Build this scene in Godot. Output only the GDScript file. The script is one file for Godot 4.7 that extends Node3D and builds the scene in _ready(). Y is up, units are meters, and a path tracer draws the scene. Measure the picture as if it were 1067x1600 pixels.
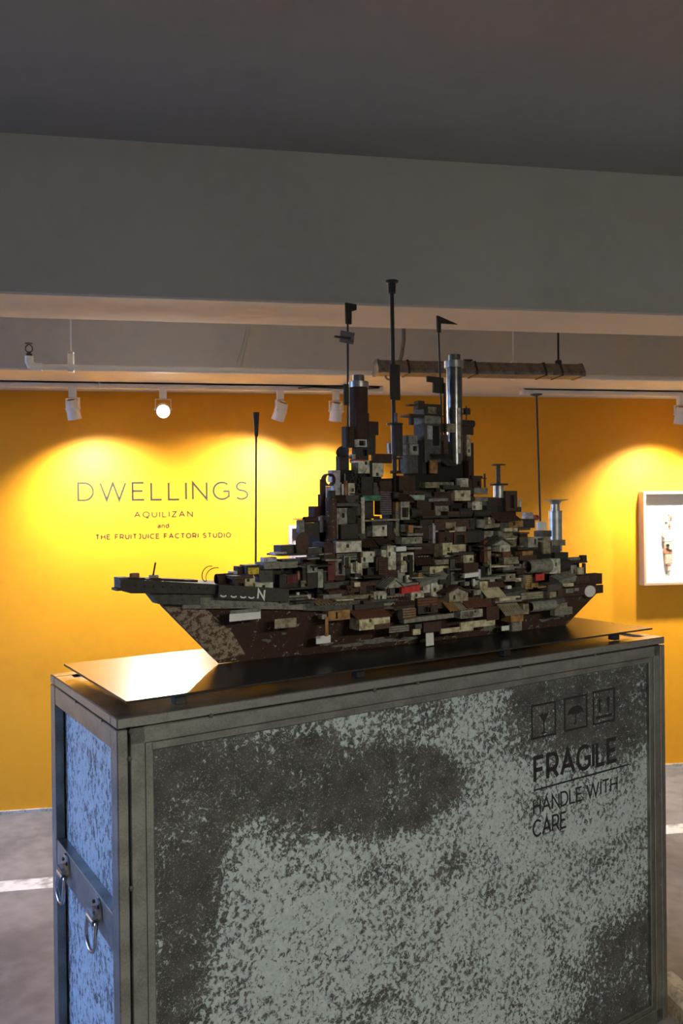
extends Node3D
# A gallery corner in a parking garage: a ship built of little houses stands on a black plate on a
# galvanised steel crate, before a yellow wall washed by track spotlights. Metres, y up; x runs along the wall.

var M := {}
var tex := {}
var taken := {}
var rng := RandomNumberGenerator.new()

# ------------------------------------------------------------------ small helpers
func numbered(n: String) -> String:
	if not taken.has(n):
		taken[n] = 0
		return n
	taken[n] += 1
	return "%s_%03d" % [n, taken[n]]

func thing(called: String, label: String, category: String, at := Vector3.ZERO, turn := 0.0, group := "") -> Node3D:
	var o := Node3D.new()
	o.name = numbered(called)
	add_child(o)
	o.position = at
	o.rotation.y = turn
	o.set_meta("label", label)
	o.set_meta("category", category)
	if group != "":
		o.set_meta("group", group)
	return o

func start() -> SurfaceTool:
	var st := SurfaceTool.new()
	st.begin(Mesh.PRIMITIVE_TRIANGLES)
	return st

func put(called: String, st: SurfaceTool, m: Material, parent: Node3D = null, label := "") -> MeshInstance3D:
	var o := MeshInstance3D.new()
	o.mesh = st.commit()
	o.material_override = m
	o.name = called
	if parent == null:
		parent = self
	parent.add_child(o, true)
	if label != "":
		o.set_meta("label", label)
	return o

func struct(called: String, st: SurfaceTool, m: Material) -> MeshInstance3D:
	var o := put(called, st, m)
	o.set_meta("kind", "structure")
	return o

# a quad given in order round its rim; nrm points outwards
func quad(st: SurfaceTool, a: Vector3, b: Vector3, c: Vector3, d: Vector3, out: Vector3) -> void:
	var n := (b - a).cross(c - a)
	if n.length_squared() < 1e-18:
		n = (c - a).cross(d - a)
	n = n.normalized()
	var pts := [a, c, b, a, d, c]
	if n.dot(out) < 0.0:
		n = -n
		pts = [a, b, c, a, c, d]
	for q in pts:
		st.set_normal(n)
		st.set_uv(Vector2(q.x, -q.y))
		st.add_vertex(q)

func quad_uv(st: SurfaceTool, p: Array, uv: Array, n: Vector3) -> void:
	for k in [0, 2, 1, 0, 3, 2]:
		st.set_normal(n)
		st.set_uv(uv[k])
		st.add_vertex(p[k])

func tri(st: SurfaceTool, a: Vector3, b: Vector3, c: Vector3, out: Vector3) -> void:
	var n := (b - a).cross(c - a).normalized()
	var pts := [a, c, b]
	if n.dot(out) < 0.0:
		n = -n
		pts = [a, b, c]
	for q in pts:
		st.set_normal(n)
		st.set_uv(Vector2(q.x, -q.y))
		st.add_vertex(q)

# box between lo and hi, seen through the transform t
func box(st: SurfaceTool, lo: Vector3, hi: Vector3, t := Transform3D.IDENTITY) -> void:
	var p := []
	for k in 8:
		p.append(t * Vector3(hi.x if k & 1 else lo.x, hi.y if k & 2 else lo.y, hi.z if k & 4 else lo.z))
	var b := t.basis
	quad(st, p[0], p[1], p[3], p[2], -b.z)
	quad(st, p[4], p[5], p[7], p[6], b.z)
	quad(st, p[0], p[2], p[6], p[4], -b.x)
	quad(st, p[1], p[3], p[7], p[5], b.x)
	quad(st, p[0], p[1], p[5], p[4], -b.y)
	quad(st, p[2], p[3], p[7], p[6], b.y)

# box with bevelled edges
func cbox(st: SurfaceTool, lo: Vector3, hi: Vector3, e: float, t := Transform3D.IDENTITY) -> void:
	var mid := (lo + hi) / 2.0
	var h := (hi - lo) / 2.0
	e = minf(e, minf(h.x, minf(h.y, h.z)) * 0.9)
	for ax in 3:
		for s in [-1.0, 1.0]:
			var u := (ax + 1) % 3
			var w := (ax + 2) % 3
			var c := []
			for q in [[-1, -1], [1, -1], [1, 1], [-1, 1]]:
				var v := mid
				v[ax] += s * h[ax]
				v[u] += q[0] * (h[u] - e)
				v[w] += q[1] * (h[w] - e)
				c.append(t * v)
			var o := Vector3.ZERO
			o[ax] = s
			quad(st, c[0], c[1], c[2], c[3], t.basis * o)
			# edges along axis ax
	for ax in 3:
		var u := (ax + 1) % 3
		var w := (ax + 2) % 3
		for su in [-1.0, 1.0]:
			for sw in [-1.0, 1.0]:
				var c := []
				for q in [[-1, 0], [1, 0], [1, 1], [-1, 1]]:
					var v := mid
					v[ax] += q[0] * (h[ax] - e)
					v[u] += su * (h[u] - (e if q[1] == 1 else 0.0))
					v[w] += sw * (h[w] - (0.0 if q[1] == 1 else e))
					c.append(t * v)
				var o := Vector3.ZERO
				o[u] = su
				o[w] = sw
				quad(st, c[0], c[1], c[2], c[3], t.basis * o)
	for sx in [-1.0, 1.0]:
		for sy in [-1.0, 1.0]:
			for sz in [-1.0, 1.0]:
				var k := mid + Vector3(sx * h.x, sy * h.y, sz * h.z)
				tri(st, t * (k - Vector3(0, sy * e, sz * e)), t * (k - Vector3(sx * e, 0, sz * e)), t * (k - Vector3(sx * e, sy * e, 0)), t.basis * Vector3(sx, sy, sz))

# surface of revolution about the y axis of t; profile = [[radius, height] ...] from bottom to top
func lathe(st: SurfaceTool, profile: Array, seg := 20, t := Transform3D.IDENTITY) -> void:
	for k in profile.size() - 1:
		var r0: float = profile[k][0]
		var y0: float = profile[k][1]
		var r1: float = profile[k + 1][0]
		var y1: float = profile[k + 1][1]
		var sl := Vector2(y1 - y0, r0 - r1).normalized()
		for j in seg:
			var a := TAU * j / seg
			var b := TAU * (j + 1) / seg
			var ca := Vector3(cos(a), 0, sin(a))
			var cb := Vector3(cos(b), 0, sin(b))
			var p := [t * (ca * r0 + Vector3(0, y0, 0)), t * (ca * r1 + Vector3(0, y1, 0)), t * (cb * r1 + Vector3(0, y1, 0)), t * (cb * r0 + Vector3(0, y0, 0))]
			var na := (t.basis * (ca * sl.x + Vector3(0, sl.y, 0))).normalized()
			var nb := (t.basis * (cb * sl.x + Vector3(0, sl.y, 0))).normalized()
			var nn := [na, na, nb, nb]
			for i in [0, 2, 1, 0, 3, 2]:
				st.set_normal(nn[i])
				st.set_uv(Vector2(float(j) / seg, p[i].y))
				st.add_vertex(p[i])

# round bar along a row of points
func tube(st: SurfaceTool, pts: Array, r: float, seg := 8, closed := false) -> void:
	var n := pts.size()
	var rings := []
	var side := Vector3.ZERO
	for k in n:
		var a: Vector3 = pts[(k - 1 + n) % n] if closed or k > 0 else pts[0]
		var b: Vector3 = pts[(k + 1) % n] if closed or k < n - 1 else pts[n - 1]
		var d := (b - a).normalized()
		if side == Vector3.ZERO:
			side = d.cross(Vector3.UP if absf(d.y) < 0.9 else Vector3.RIGHT).normalized()
		side = (side - d * side.dot(d)).normalized()
		var other := d.cross(side)
		var ring := []
		for j in seg:
			var an := TAU * j / seg
			ring.append([pts[k] + (side * cos(an) + other * sin(an)) * r, side * cos(an) + other * sin(an)])
		rings.append(ring)
	for k in (n if closed else n - 1):
		var A: Array = rings[k]
		var B: Array = rings[(k + 1) % n]
		for j in seg:
			var j2 := (j + 1) % seg
			var q := [A[j], B[j], B[j2], A[j2]]
			for i in [0, 1, 2, 0, 2, 3]:
				st.set_normal(q[i][1])
				st.set_uv(Vector2(q[i][0].x, q[i][0].y))
				st.add_vertex(q[i][0])
	if not closed:
		for e in [0, n - 1]:
			var ring: Array = rings[e]
			var d: Vector3 = (pts[0] - pts[1]) if e == 0 else (pts[n - 1] - pts[n - 2])
			for j in range(1, seg - 1):
				tri(st, ring[0][0], ring[j][0], ring[j + 1][0], d)

# flat outline (counter-clockwise in x, y) given thickness from z0 to z1
func slab(st: SurfaceTool, outline: Array, z0: float, z1: float, t := Transform3D.IDENTITY) -> void:
	var poly := PackedVector2Array(outline)
	var mid := Vector2.ZERO
	for q in poly:
		mid += q
	mid /= poly.size()
	var idx := Geometry2D.triangulate_polygon(poly)
	for k in range(0, idx.size(), 3):
		for z in [z0, z1]:
			var p := []
			for i in 3:
				var q := poly[idx[k + i]]
				p.append(t * Vector3(q.x, q.y, z))
			tri(st, p[0], p[1], p[2], t.basis * Vector3(0, 0, 1.0 if z == z1 else -1.0))
	var turn := 1.0 if not Geometry2D.is_polygon_clockwise(poly) else -1.0
	for k in poly.size():
		var a := poly[k]
		var b := poly[(k + 1) % poly.size()]
		var o := Vector2(b.y - a.y, a.x - b.x) * turn
		quad(st, t * Vector3(a.x, a.y, z0), t * Vector3(b.x, b.y, z0), t * Vector3(b.x, b.y, z1), t * Vector3(a.x, a.y, z1), t.basis * Vector3(o.x, o.y, 0))

# ------------------------------------------------------------------ textures and materials
func lin(r: float, g: float, b: float) -> Color:
	return Color(r, g, b).linear_to_srgb()

func noise(sd: int, freq: float, oct := 4, kind := FastNoiseLite.TYPE_SIMPLEX_SMOOTH) -> FastNoiseLite:
	var n := FastNoiseLite.new()
	n.seed = sd
	n.frequency = freq
	n.noise_type = kind
	n.fractal_octaves = oct
	return n

func gray(n: FastNoiseLite, size: int) -> PackedByteArray:
	var im := n.get_seamless_image(size, size)
	im.convert(Image.FORMAT_L8)
	return im.get_data()

# broad tone + stains + specks; stops = [[level, linear colour], ...]
func stain_tex(sd: int, size: int, f1: float, f2: float, share: float, stops: Array) -> ImageTexture:
	var a := gray(noise(sd, f1, 4), size)
	var b := gray(noise(sd + 11, f2, 4), size)
	var im := Image.create(size, size, false, Image.FORMAT_RGB8)
	var lut := []
	for k in 256:
		var t := k / 255.0
		var c: Color = stops[0][1]
		for i in stops.size() - 1:
			var t0: float = stops[i][0]
			var t1: float = stops[i + 1][0]
			if t >= t0:
				c = (stops[i][1] as Color).lerp(stops[i + 1][1], clampf((t - t0) / (t1 - t0), 0.0, 1.0))
		lut.append(c.linear_to_srgb())
	for y in size:
		for x in size:
			var k := y * size + x
			im.set_pixel(x, y, lut[clampi(int(a[k] * (1.0 - share) + b[k] * share), 0, 255)])
	im.generate_mipmaps()
	return ImageTexture.create_from_image(im)

func bump_tex(sd: int, size: int, f: float, strength: float) -> ImageTexture:
	var im := noise(sd, f, 5).get_seamless_image(size, size)
	im.convert(Image.FORMAT_RGBA8)
	im.bump_map_to_normal_map(strength)
	return ImageTexture.create_from_image(im)

func mat(c: Color, rough: float, metal := 0.0, t: Texture2D = null, scale := 4.0, nt: Texture2D = null, ns := 1.0) -> StandardMaterial3D:
	var m := StandardMaterial3D.new()
	m.albedo_color = c
	m.roughness = rough
	m.metallic = metal
	if t != null or nt != null:
		m.uv1_triplanar = true
		m.uv1_scale = Vector3.ONE * scale
		m.uv1_triplanar_sharpness = 6.0
	if t != null:
		m.albedo_texture = t
	if nt != null:
		m.normal_enabled = true
		m.normal_texture = nt
		m.normal_scale = ns
	return m

# corroded zinc sheet: pale bloomed flakes on dark steel. field(s, t) gives how much of the place is bloomed
func zinc_tex(w: int, h: int, sd: int, px_m: float, streak: float, field: Callable) -> ImageTexture:
	var cell := noise(sd, 1.0, 3, FastNoiseLite.TYPE_SIMPLEX_SMOOTH)
	var fine := noise(sd + 1, 1.0, 3)
	var broad := noise(sd + 2, 1.0, 4)
	var tone := noise(sd + 3, 1.0, 2)
	var im := Image.create(w, h, false, Image.FORMAT_RGB8)
	var step := 10
	var gw := w / step + 2
	var grid := PackedFloat32Array()
	for j in h / step + 2:
		for i in gw:
			grid.append(field.call(float(i * step) / w, float(j * step) / h))
	for y in h:
		for x in w:
			var gi := (y / step) * gw + x / step
			var fx := (x % step) / float(step)
			var fy := (y % step) / float(step)
			var base := lerpf(lerpf(grid[gi], grid[gi + 1], fx), lerpf(grid[gi + gw], grid[gi + gw + 1], fx), fy)
			var X := x / px_m
			var Y := y / px_m
			var f: float = base + 0.36 * broad.get_noise_2d(X * 6.0, Y * 6.0)
			var wx := X + 0.006 * tone.get_noise_2d(X * 60.0, Y * 60.0)
			var wy := Y + 0.006 * tone.get_noise_2d(X * 60.0 + 50.0, Y * 60.0)
			var v := cell.get_noise_2d(wx * 58.0, wy * 58.0 / streak) * 0.75 + 0.5 * fine.get_noise_2d(wx * 170.0, wy * 170.0 / streak)
			var k := smoothstep(-0.08, 0.1, v - (0.5 - f))
			var salt := fine.get_noise_2d(wx * 330.0 + 70.0, wy * 300.0 / streak)
			k = maxf(k, 0.6 * smoothstep(0.34, 0.5, salt + 0.35 * f + 0.12 * broad.get_noise_2d(X * 20.0, Y * 20.0)))
			k *= 0.86 + 0.14 * fine.get_noise_2d(Y * 90.0, X * 90.0)
			var g := 0.052 + 0.025 * tone.get_noise_2d(X * 14.0, Y * 14.0) + 0.008 * fine.get_noise_2d(X * 400.0, Y * 400.0)
			var dark := Color(g * 0.97, g, g * 0.96)
			var pale := Color(0.40, 0.49, 0.525) * (1.0 + 0.12 * tone.get_noise_2d(X * 30.0 + 9.0, Y * 30.0))
			im.set_pixel(x, y, dark.lerp(pale, clampf(k, 0.0, 1.0)).linear_to_srgb())
	im.generate_mipmaps()
	return ImageTexture.create_from_image(im)

func bump(s: float, t: float, cx: float, cy: float, rx: float, ry: float) -> float:
	var q := Vector2((s - cx) / rx, (t - cy) / ry).length()
	return 1.0 - smoothstep(0.45, 1.25, q)

# islands where the pale flakes are fewer or denser on the front sheet,
# [centre s, centre t, radius s, radius t, gain]
const FRONT_ISLANDS = [[0.2, 0.1, 0.1, 0.08, -0.2], [0.57, 0.5, 0.09, 0.4, 0.08], [0.25, 0.5, 0.12, 0.2, 0.1], [0.85, 0.42, 0.15, 0.12, 0.08], [0.02, 0.12, 0.13, 0.2, -0.6], [0.04, 0.36, 0.07, 0.14, -0.5], [0.02, 0.56, 0.07, 0.13, -0.45], [0.05, 0.8, 0.05, 0.12, -0.4], [0.12, 0.06, 0.12, 0.11, -0.5], [0.25, 0.14, 0.13, 0.12, -0.5], [0.38, 0.2, 0.14, 0.11, -0.75], [0.46, 0.22, 0.07, 0.09, -0.4], [0.42, 0.04, 0.1, 0.06, -0.3], [0.83, 0.09, 0.22, 0.15, -0.7], [0.93, 0.2, 0.07, 0.1, -0.45], [0.68, 0.05, 0.08, 0.08, -0.25], [1.0, 0.95, 0.22, 0.28, -0.75], [0.78, 1.0, 0.14, 0.12, -0.3], [0.5, 0.42, 0.05, 0.04, -0.25], [0.37, 0.38, 0.05, 0.04, -0.25], [0.3, 0.68, 0.1, 0.06, -0.2], [0.62, 0.75, 0.08, 0.05, -0.16]]

func front_field(s: float, t: float) -> float:
	var f := 0.64
	for q in FRONT_ISLANDS:
		f += q[4] * bump(s, t, q[0], q[1], q[2], q[3])
	return maxf(f, 0.06)

func end_field(_s: float, _t: float) -> float:
	return 0.66

func make_materials() -> void:
	var W := Color(1, 1, 1)
	tex.stain = stain_tex(3, 256, 0.012, 0.06, 0.45, [[0.0, W * 0.22], [0.3, W * 0.5], [0.45, W * 0.85], [0.6, W], [1.0, W]])
	tex.blotch = stain_tex(21, 256, 0.011, 0.06, 0.25, [[0.0, Color(0.3, 0.25, 0.19)], [0.3, Color(0.5, 0.45, 0.38)], [0.5, Color(0.8, 0.78, 0.74)], [0.65, W], [1.0, W]])
	tex.rust = stain_tex(5, 256, 0.015, 0.07, 0.5, [[0.0, Color(0.35, 0.3, 0.28)], [0.4, Color(0.7, 0.62, 0.6)], [0.55, W], [0.7, Color(1.0, 0.8, 0.66)], [1.0, Color(1.0, 0.9, 0.8)]])
	tex.flake = stain_tex(8, 256, 0.02, 0.08, 0.45, [[0.0, Color(0.045, 0.022, 0.015)], [0.5, Color(0.055, 0.027, 0.019)], [0.70, Color(0.05, 0.028, 0.02)], [0.74, Color(0.2, 0.18, 0.155)], [0.78, Color(0.34, 0.33, 0.3)], [1.0, Color(0.4, 0.39, 0.36)]])
	tex.bowrust = stain_tex(15, 256, 0.025, 0.1, 0.45, [[0.0, Color(0.07, 0.035, 0.022)], [0.42, Color(0.09, 0.045, 0.03)], [0.5, Color(0.28, 0.23, 0.18)], [1.0, Color(0.38, 0.33, 0.27)]])
	tex.concrete = stain_tex(31, 512, 0.006, 0.05, 0.35, [[0.0, Color(0.10, 0.098, 0.1)], [0.4, Color(0.17, 0.168, 0.17)], [0.6, Color(0.235, 0.23, 0.23)], [1.0, Color(0.33, 0.32, 0.31)]])
	tex.plaster = stain_tex(41, 256, 0.008, 0.09, 0.4, [[0.0, W * 0.86], [0.5, W * 0.97], [1.0, W]])
	tex.steel = stain_tex(51, 256, 0.01, 0.12, 0.4, [[0.0, W * 0.55], [0.4, W * 0.8], [0.6, W], [1.0, W]])
	tex.bumps = bump_tex(61, 256, 0.06, 3.0)
	tex.soft = bump_tex(62, 256, 0.02, 2.0)

	M.wall = mat(lin(0.88, 0.385, 0.009), 0.55, 0.0, tex.plaster, 0.6, tex.soft, 0.12)
	M.ceiling = mat(lin(0.36, 0.35, 0.33), 0.9, 0.0, tex.plaster, 0.7, tex.bumps, 0.1)
	M.beam = mat(lin(0.64, 0.63, 0.59), 0.85, 0.0, tex.plaster, 0.5, tex.bumps, 0.1)
	M.garage = mat(lin(0.55, 0.55, 0.53), 0.9, 0.0, tex.plaster, 0.5)
	M.floor = mat(lin(0.78, 0.78, 0.79), 0.55, 0.0, tex.concrete, 0.45, tex.bumps, 0.08)
	M.line = mat(lin(0.66, 0.65, 0.63), 0.7, 0.0, tex.stain, 1.3)
	M.kerb = mat(lin(0.5, 0.47, 0.41), 0.9, 0.0, tex.stain, 3.0, tex.bumps, 0.4)
	M.vinyl = mat(lin(0.018, 0.02, 0.016), 0.85)
	M.print = mat(lin(0.008, 0.008, 0.008), 0.5)
	M.white = mat(lin(0.82, 0.83, 0.84), 0.4)
	M.whitedull = mat(lin(0.82, 0.82, 0.8), 0.6, 0.0, tex.plaster, 3.0)
	M.lens = mat(lin(0.25, 0.26, 0.28), 0.2)
	M.darkmetal = mat(lin(0.03, 0.03, 0.035), 0.4, 0.5)
	M.batten = mat(lin(0.2, 0.195, 0.19), 0.5, 0.3, tex.stain, 6.0)
	M.tin = mat(lin(0.1, 0.095, 0.09), 0.6, 0.2)
	M.frame = mat(lin(0.29, 0.295, 0.28), 0.32, 0.85, tex.steel, 5.0, tex.bumps, 0.12)
	M.weld = mat(lin(0.3, 0.3, 0.28), 0.4, 0.7)
	M.gap_shade = mat(lin(0.01, 0.01, 0.01), 0.8)  # shade behind the crate gaps as a near-black colour
	M.chrome = mat(lin(0.55, 0.55, 0.58), 0.18, 1.0)
	M.plate = mat(lin(0.02, 0.02, 0.02), 0.29, 0.0, tex.steel, 3.0)
	M.plate.metallic_specular = 0.42
	M.zinc_front = mat(W, 0.5, 0.25)
	M.zinc_front.albedo_texture = zinc_tex(1170, 780, 101, 750.0, 1.2, front_field)
	M.zinc_end = mat(W, 0.5, 0.25)
	M.zinc_end.albedo_texture = zinc_tex(360, 820, 131, 800.0, 2.2, end_field)
	M.wood = mat(lin(0.5, 0.36, 0.23), 0.6, 0.0, tex.plaster, 4.0)
	M.mount = mat(lin(0.8, 0.82, 0.84), 0.8)
	M.shaded_lilac = mat(lin(0.3, 0.25, 0.29), 0.8)  # white panel in shadow: the shade is put into this greyed colour
	M.card = mat(lin(0.5, 0.4, 0.29), 0.9, 0.0, tex.stain, 20.0)
	M.card2 = mat(lin(0.58, 0.52, 0.43), 0.9, 0.0, tex.stain, 20.0)
	M.card3 = mat(lin(0.42, 0.2, 0.11), 0.9, 0.0, tex.stain, 20.0)
	# the ship's scrap
	var s := 14.0
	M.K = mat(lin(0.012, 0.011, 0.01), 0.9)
	M.D = mat(lin(0.03, 0.027, 0.025), 0.7, 0.0, tex.rust, s, tex.bumps, 0.5)
	M.G = mat(lin(0.2, 0.2, 0.18), 0.8, 0.0, tex.stain, s, tex.bumps, 0.4)
	M.G2 = mat(lin(0.072, 0.072, 0.066), 0.8, 0.0, tex.stain, s, tex.bumps, 0.4)
	M.R = mat(lin(0.046, 0.022, 0.016), 0.8, 0.0, tex.rust, s, tex.bumps, 0.6)
	M.R2 = mat(lin(0.066, 0.038, 0.028), 0.8, 0.0, tex.rust, s, tex.bumps, 0.6)
	M.R3 = mat(lin(0.14, 0.058, 0.036), 0.8, 0.0, tex.rust, s, tex.bumps, 0.6)
	M.R4 = mat(W, 0.8, 0.0, tex.flake, s, tex.bumps, 0.6)
	M.W = mat(lin(0.52, 0.53, 0.48), 0.85, 0.0, tex.blotch, s, tex.bumps, 0.4)
	M.W2 = mat(lin(0.3, 0.31, 0.29), 0.85, 0.0, tex.blotch, s, tex.bumps, 0.4)
	M.C = mat(lin(0.5, 0.47, 0.34), 0.85, 0.0, tex.blotch, s, tex.bumps, 0.4)
	M.C2 = mat(lin(0.27, 0.25, 0.19), 0.85, 0.0, tex.blotch, s, tex.bumps, 0.4)
	M.O = mat(lin(0.3, 0.17, 0.07), 0.85, 0.0, tex.blotch, s, tex.bumps, 0.4)
	M.B = mat(lin(0.42, 0.42, 0.5), 0.5, 0.2, tex.stain, s, tex.bumps, 0.2)  # lavender cast: blue daylight on left-facing tin put into the colour
	M.B2 = mat(lin(0.16, 0.14, 0.18), 0.6, 0.1, tex.stain, s)  # darker lavender with the same daylight tint painted in
	M.T = mat(lin(0.06, 0.21, 0.15), 0.8, 0.0, tex.blotch, s)
	M.T2 = mat(lin(0.3, 0.4, 0.35), 0.8, 0.0, tex.blotch, s)
	M.M = mat(lin(0.12, 0.02, 0.025), 0.7, 0.0, tex.stain, s)
	M.RED = mat(lin(0.5, 0.03, 0.03), 0.6, 0.0, tex.stain, s)
	M.RED2 = mat(lin(0.3, 0.03, 0.03), 0.6)
	M.WH = mat(lin(0.62, 0.65, 0.66), 0.6, 0.0, tex.plaster, s)
	M.Y = mat(lin(0.65, 0.5, 0.03), 0.7, 0.0, tex.blotch, s * 2.0)
	M.Z = mat(lin(0.42, 0.43, 0.44), 0.35, 0.7, tex.steel, s)
	M.Z2 = mat(lin(0.16, 0.16, 0.14), 0.5, 0.5, tex.stain, s)
	M.ZD = mat(lin(0.2, 0.21, 0.22), 0.22, 0.85, tex.steel, s)
	M.hull = mat(W, 0.75, 0.0, tex.flake, 6.0, tex.bumps, 0.5)
	M.bow = mat(W, 0.8, 0.0, tex.bowrust, 9.0, tex.bumps, 0.5)

# ------------------------------------------------------------------ lettering: strokes with a real width and a little depth
func arc(cx: float, cy: float, rx: float, ry: float, a0: float, a1: float, n := 14) -> Array:
	var r := []
	for k in n + 1:
		var a := deg_to_rad(lerpf(a0, a1, float(k) / n))
		r.append(Vector2(cx + rx * cos(a), cy + ry * sin(a)))
	return r

func glyph(ch: String) -> Array:
	# [width, strokes], cap height 1
	match ch:
		"A": return [0.92, [[Vector2(0, 0), Vector2(0.46, 1), Vector2(0.92, 0)], [Vector2(0.16, 0.33), Vector2(0.76, 0.33)]]]
		"C": return [0.86, [arc(0.5, 0.5, 0.5, 0.5, 45, 315, 24)]]
		"D": return [0.82, [[Vector2(0, 0), Vector2(0, 1), Vector2(0.34, 1)] + arc(0.34, 0.5, 0.48, 0.5, 90, -90, 16) + [Vector2(0, 0)]]]
		"E": return [0.66, [[Vector2(0.66, 0), Vector2(0, 0), Vector2(0, 1), Vector2(0.64, 1)], [Vector2(0, 0.52), Vector2(0.57, 0.52)]]]
		"F": return [0.62, [[Vector2(0, 0), Vector2(0, 1), Vector2(0.62, 1)], [Vector2(0, 0.48), Vector2(0.54, 0.48)]]]
		"G": return [0.92, [arc(0.5, 0.5, 0.5, 0.5, 48, 318, 24) + [Vector2(0.9, 0.16), Vector2(0.9, 0.47), Vector2(0.56, 0.47)]]]
		"H": return [0.78, [[Vector2(0, 0), Vector2(0, 1)], [Vector2(0.78, 0), Vector2(0.78, 1)], [Vector2(0, 0.52), Vector2(0.78, 0.52)]]]
		"I": return [0.0, [[Vector2(0, 0), Vector2(0, 1)]]]
		"J": return [0.46, [[Vector2(0.08, 1), Vector2(0.46, 1), Vector2(0.46, 0.3)] + arc(0.22, 0.28, 0.24, 0.28, 0, -140, 10)]]
		"L": return [0.6, [[Vector2(0, 1), Vector2(0, 0), Vector2(0.6, 0)]]]
		"N": return [0.8, [[Vector2(0, 0), Vector2(0, 1), Vector2(0.8, 0), Vector2(0.8, 1)]]]
		"O": return [1.0, [arc(0.5, 0.5, 0.5, 0.5, 0, 360, 28)]]
		"Q": return [1.0, [arc(0.5, 0.5, 0.5, 0.5, 0, 360, 28), [Vector2(0.52, 0.02), Vector2(0.66, -0.17), Vector2(0.92, -0.13)]]]
		"R": return [0.72, [[Vector2(0, 0), Vector2(0, 1), Vector2(0.38, 1)] + arc(0.38, 0.68, 0.32, 0.32, 90, -90, 12) + [Vector2(0, 0.36)], [Vector2(0.42, 0.36), Vector2(0.72, 0)]]]
		"S": return [0.68, [arc(0.36, 0.755, 0.31, 0.245, 35, 250, 12) + arc(0.33, 0.255, 0.35, 0.255, 75, -145, 14)]]
		"T": return [0.74, [[Vector2(0, 1), Vector2(0.74, 1)], [Vector2(0.37, 1), Vector2(0.37, 0)]]]
		"U": return [0.76, [[Vector2(0, 1), Vector2(0, 0.38)] + arc(0.38, 0.38, 0.38, 0.38, 180, 360, 14) + [Vector2(0.76, 1)]]]
		"W": return [1.42, [[Vector2(0, 1), Vector2(0.36, 0), Vector2(0.71, 1), Vector2(1.06, 0), Vector2(1.42, 1)]]]
		"Z": return [0.7, [[Vector2(0, 1), Vector2(0.7, 1), Vector2(0, 0), Vector2(0.7, 0)]]]
		"a": return [0.56, [[Vector2(0.56, 0), Vector2(0.56, 0.45)] + arc(0.3, 0.45, 0.26, 0.28, 0, 140, 10), arc(0.28, 0.2, 0.28, 0.2, 0, 360, 16)]]
		"n": return [0.56, [[Vector2(0, 0), Vector2(0, 0.73)], [Vector2(0, 0.4)] + arc(0.28, 0.43, 0.28, 0.3, 180, 0, 12) + [Vector2(0.56, 0)]]]
		"d": return [0.62, [[Vector2(0.62, 0), Vector2(0.62, 1.02)], arc(0.31, 0.365, 0.31, 0.365, 0, 360, 18)]]
	return [0.2, []]

func stroke(st: SurfaceTool, pts: Array, hw: float, t: Transform3D, depth: float) -> void:
	var n := pts.size()
	var closed: bool = pts[0].distance_to(pts[n - 1]) < 1e-4
	var L := []
	var R := []
	for k in n:
		var d0 := Vector2.ZERO
		var d1 := Vector2.ZERO
		if k > 0:
			d0 = (pts[k] - pts[k - 1]).normalized()
		elif closed:
			d0 = (pts[0] - pts[n - 2]).normalized()
		if k < n - 1:
			d1 = (pts[k + 1] - pts[k]).normalized()
		elif closed:
			d1 = (pts[1] - pts[0]).normalized()
		if d0 == Vector2.ZERO:
			d0 = d1
		if d1 == Vector2.ZERO:
			d1 = d0
		var n0 := Vector2(-d0.y, d0.x)
		var n1 := Vector2(-d1.y, d1.x)
		var b := (n0 + n1).normalized()
		var ln := hw / maxf(b.dot(n0), 0.34)
		L.append(pts[k] + b * ln)
		R.append(pts[k] - b * ln)
	for k in n - 1:
		var p := []
		for q in [L[k], R[k], R[k + 1], L[k + 1]]:
			p.append(q)
		var f := []
		var g := []
		for q in p:
			f.append(t * Vector3(q.x, q.y, depth))
			g.append(t * Vector3(q.x, q.y, 0))
		quad(st, f[0], f[1], f[2], f[3], t.basis.z)
		quad(st, f[0], f[3], g[3], g[0], t.basis * Vector3(p[0].x - p[1].x, p[0].y - p[1].y, 0))
		quad(st, f[1], f[2], g[2], g[1], t.basis * Vector3(p[1].x - p[0].x, p[1].y - p[0].y, 0))
		if not closed and k == 0:
			quad(st, f[0], f[1], g[1], g[0], t.basis * Vector3(p[0].x - p[3].x, p[0].y - p[3].y, 0))
		if not closed and k == n - 2:
			quad(st, f[2], f[3], g[3], g[2], t.basis * Vector3(p[3].x - p[0].x, p[3].y - p[0].y, 0))

# writes words between x0 and x1 with the given cap height; weight is the stroke over the cap height
func write(text: String, x0: float, x1: float, y0: float, cap: float, z: float, weight: float, space: float, depth := 0.0004) -> SurfaceTool:
	var st := start()
	var total := 0.0
	for ch in text:
		total += 0.42 if ch == " " else float(glyph(ch)[0]) + weight
	total += space * (text.length() - 1)
	var sx := (x1 - x0) / total
	var x := x0
	for ch in text:
		if ch == " ":
			x += (0.42 + space) * sx
			continue
		var g := glyph(ch)
		for s in g[1]:
			var pts := []
			for q in s:
				pts.append(Vector2(x + (q.x + weight / 2.0) * sx, y0 + cap * (weight / 2.0 + q.y * (1.0 - weight))))
			stroke(st, pts, cap * weight / 2.0, Transform3D(Basis(), Vector3(0, 0, z)), depth)
		x += (float(g[0]) + weight + space) * sx
	return st

func outline_box(st: SurfaceTool, x0: float, y0: float, x1: float, y1: float, w: float, z: float) -> void:
	stroke(st, [Vector2(x0, y0), Vector2(x1, y0), Vector2(x1, y1), Vector2(x0, y1), Vector2(x0, y0)], w / 2.0, Transform3D(Basis(), Vector3(0, 0, z)), 0.0006)

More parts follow.
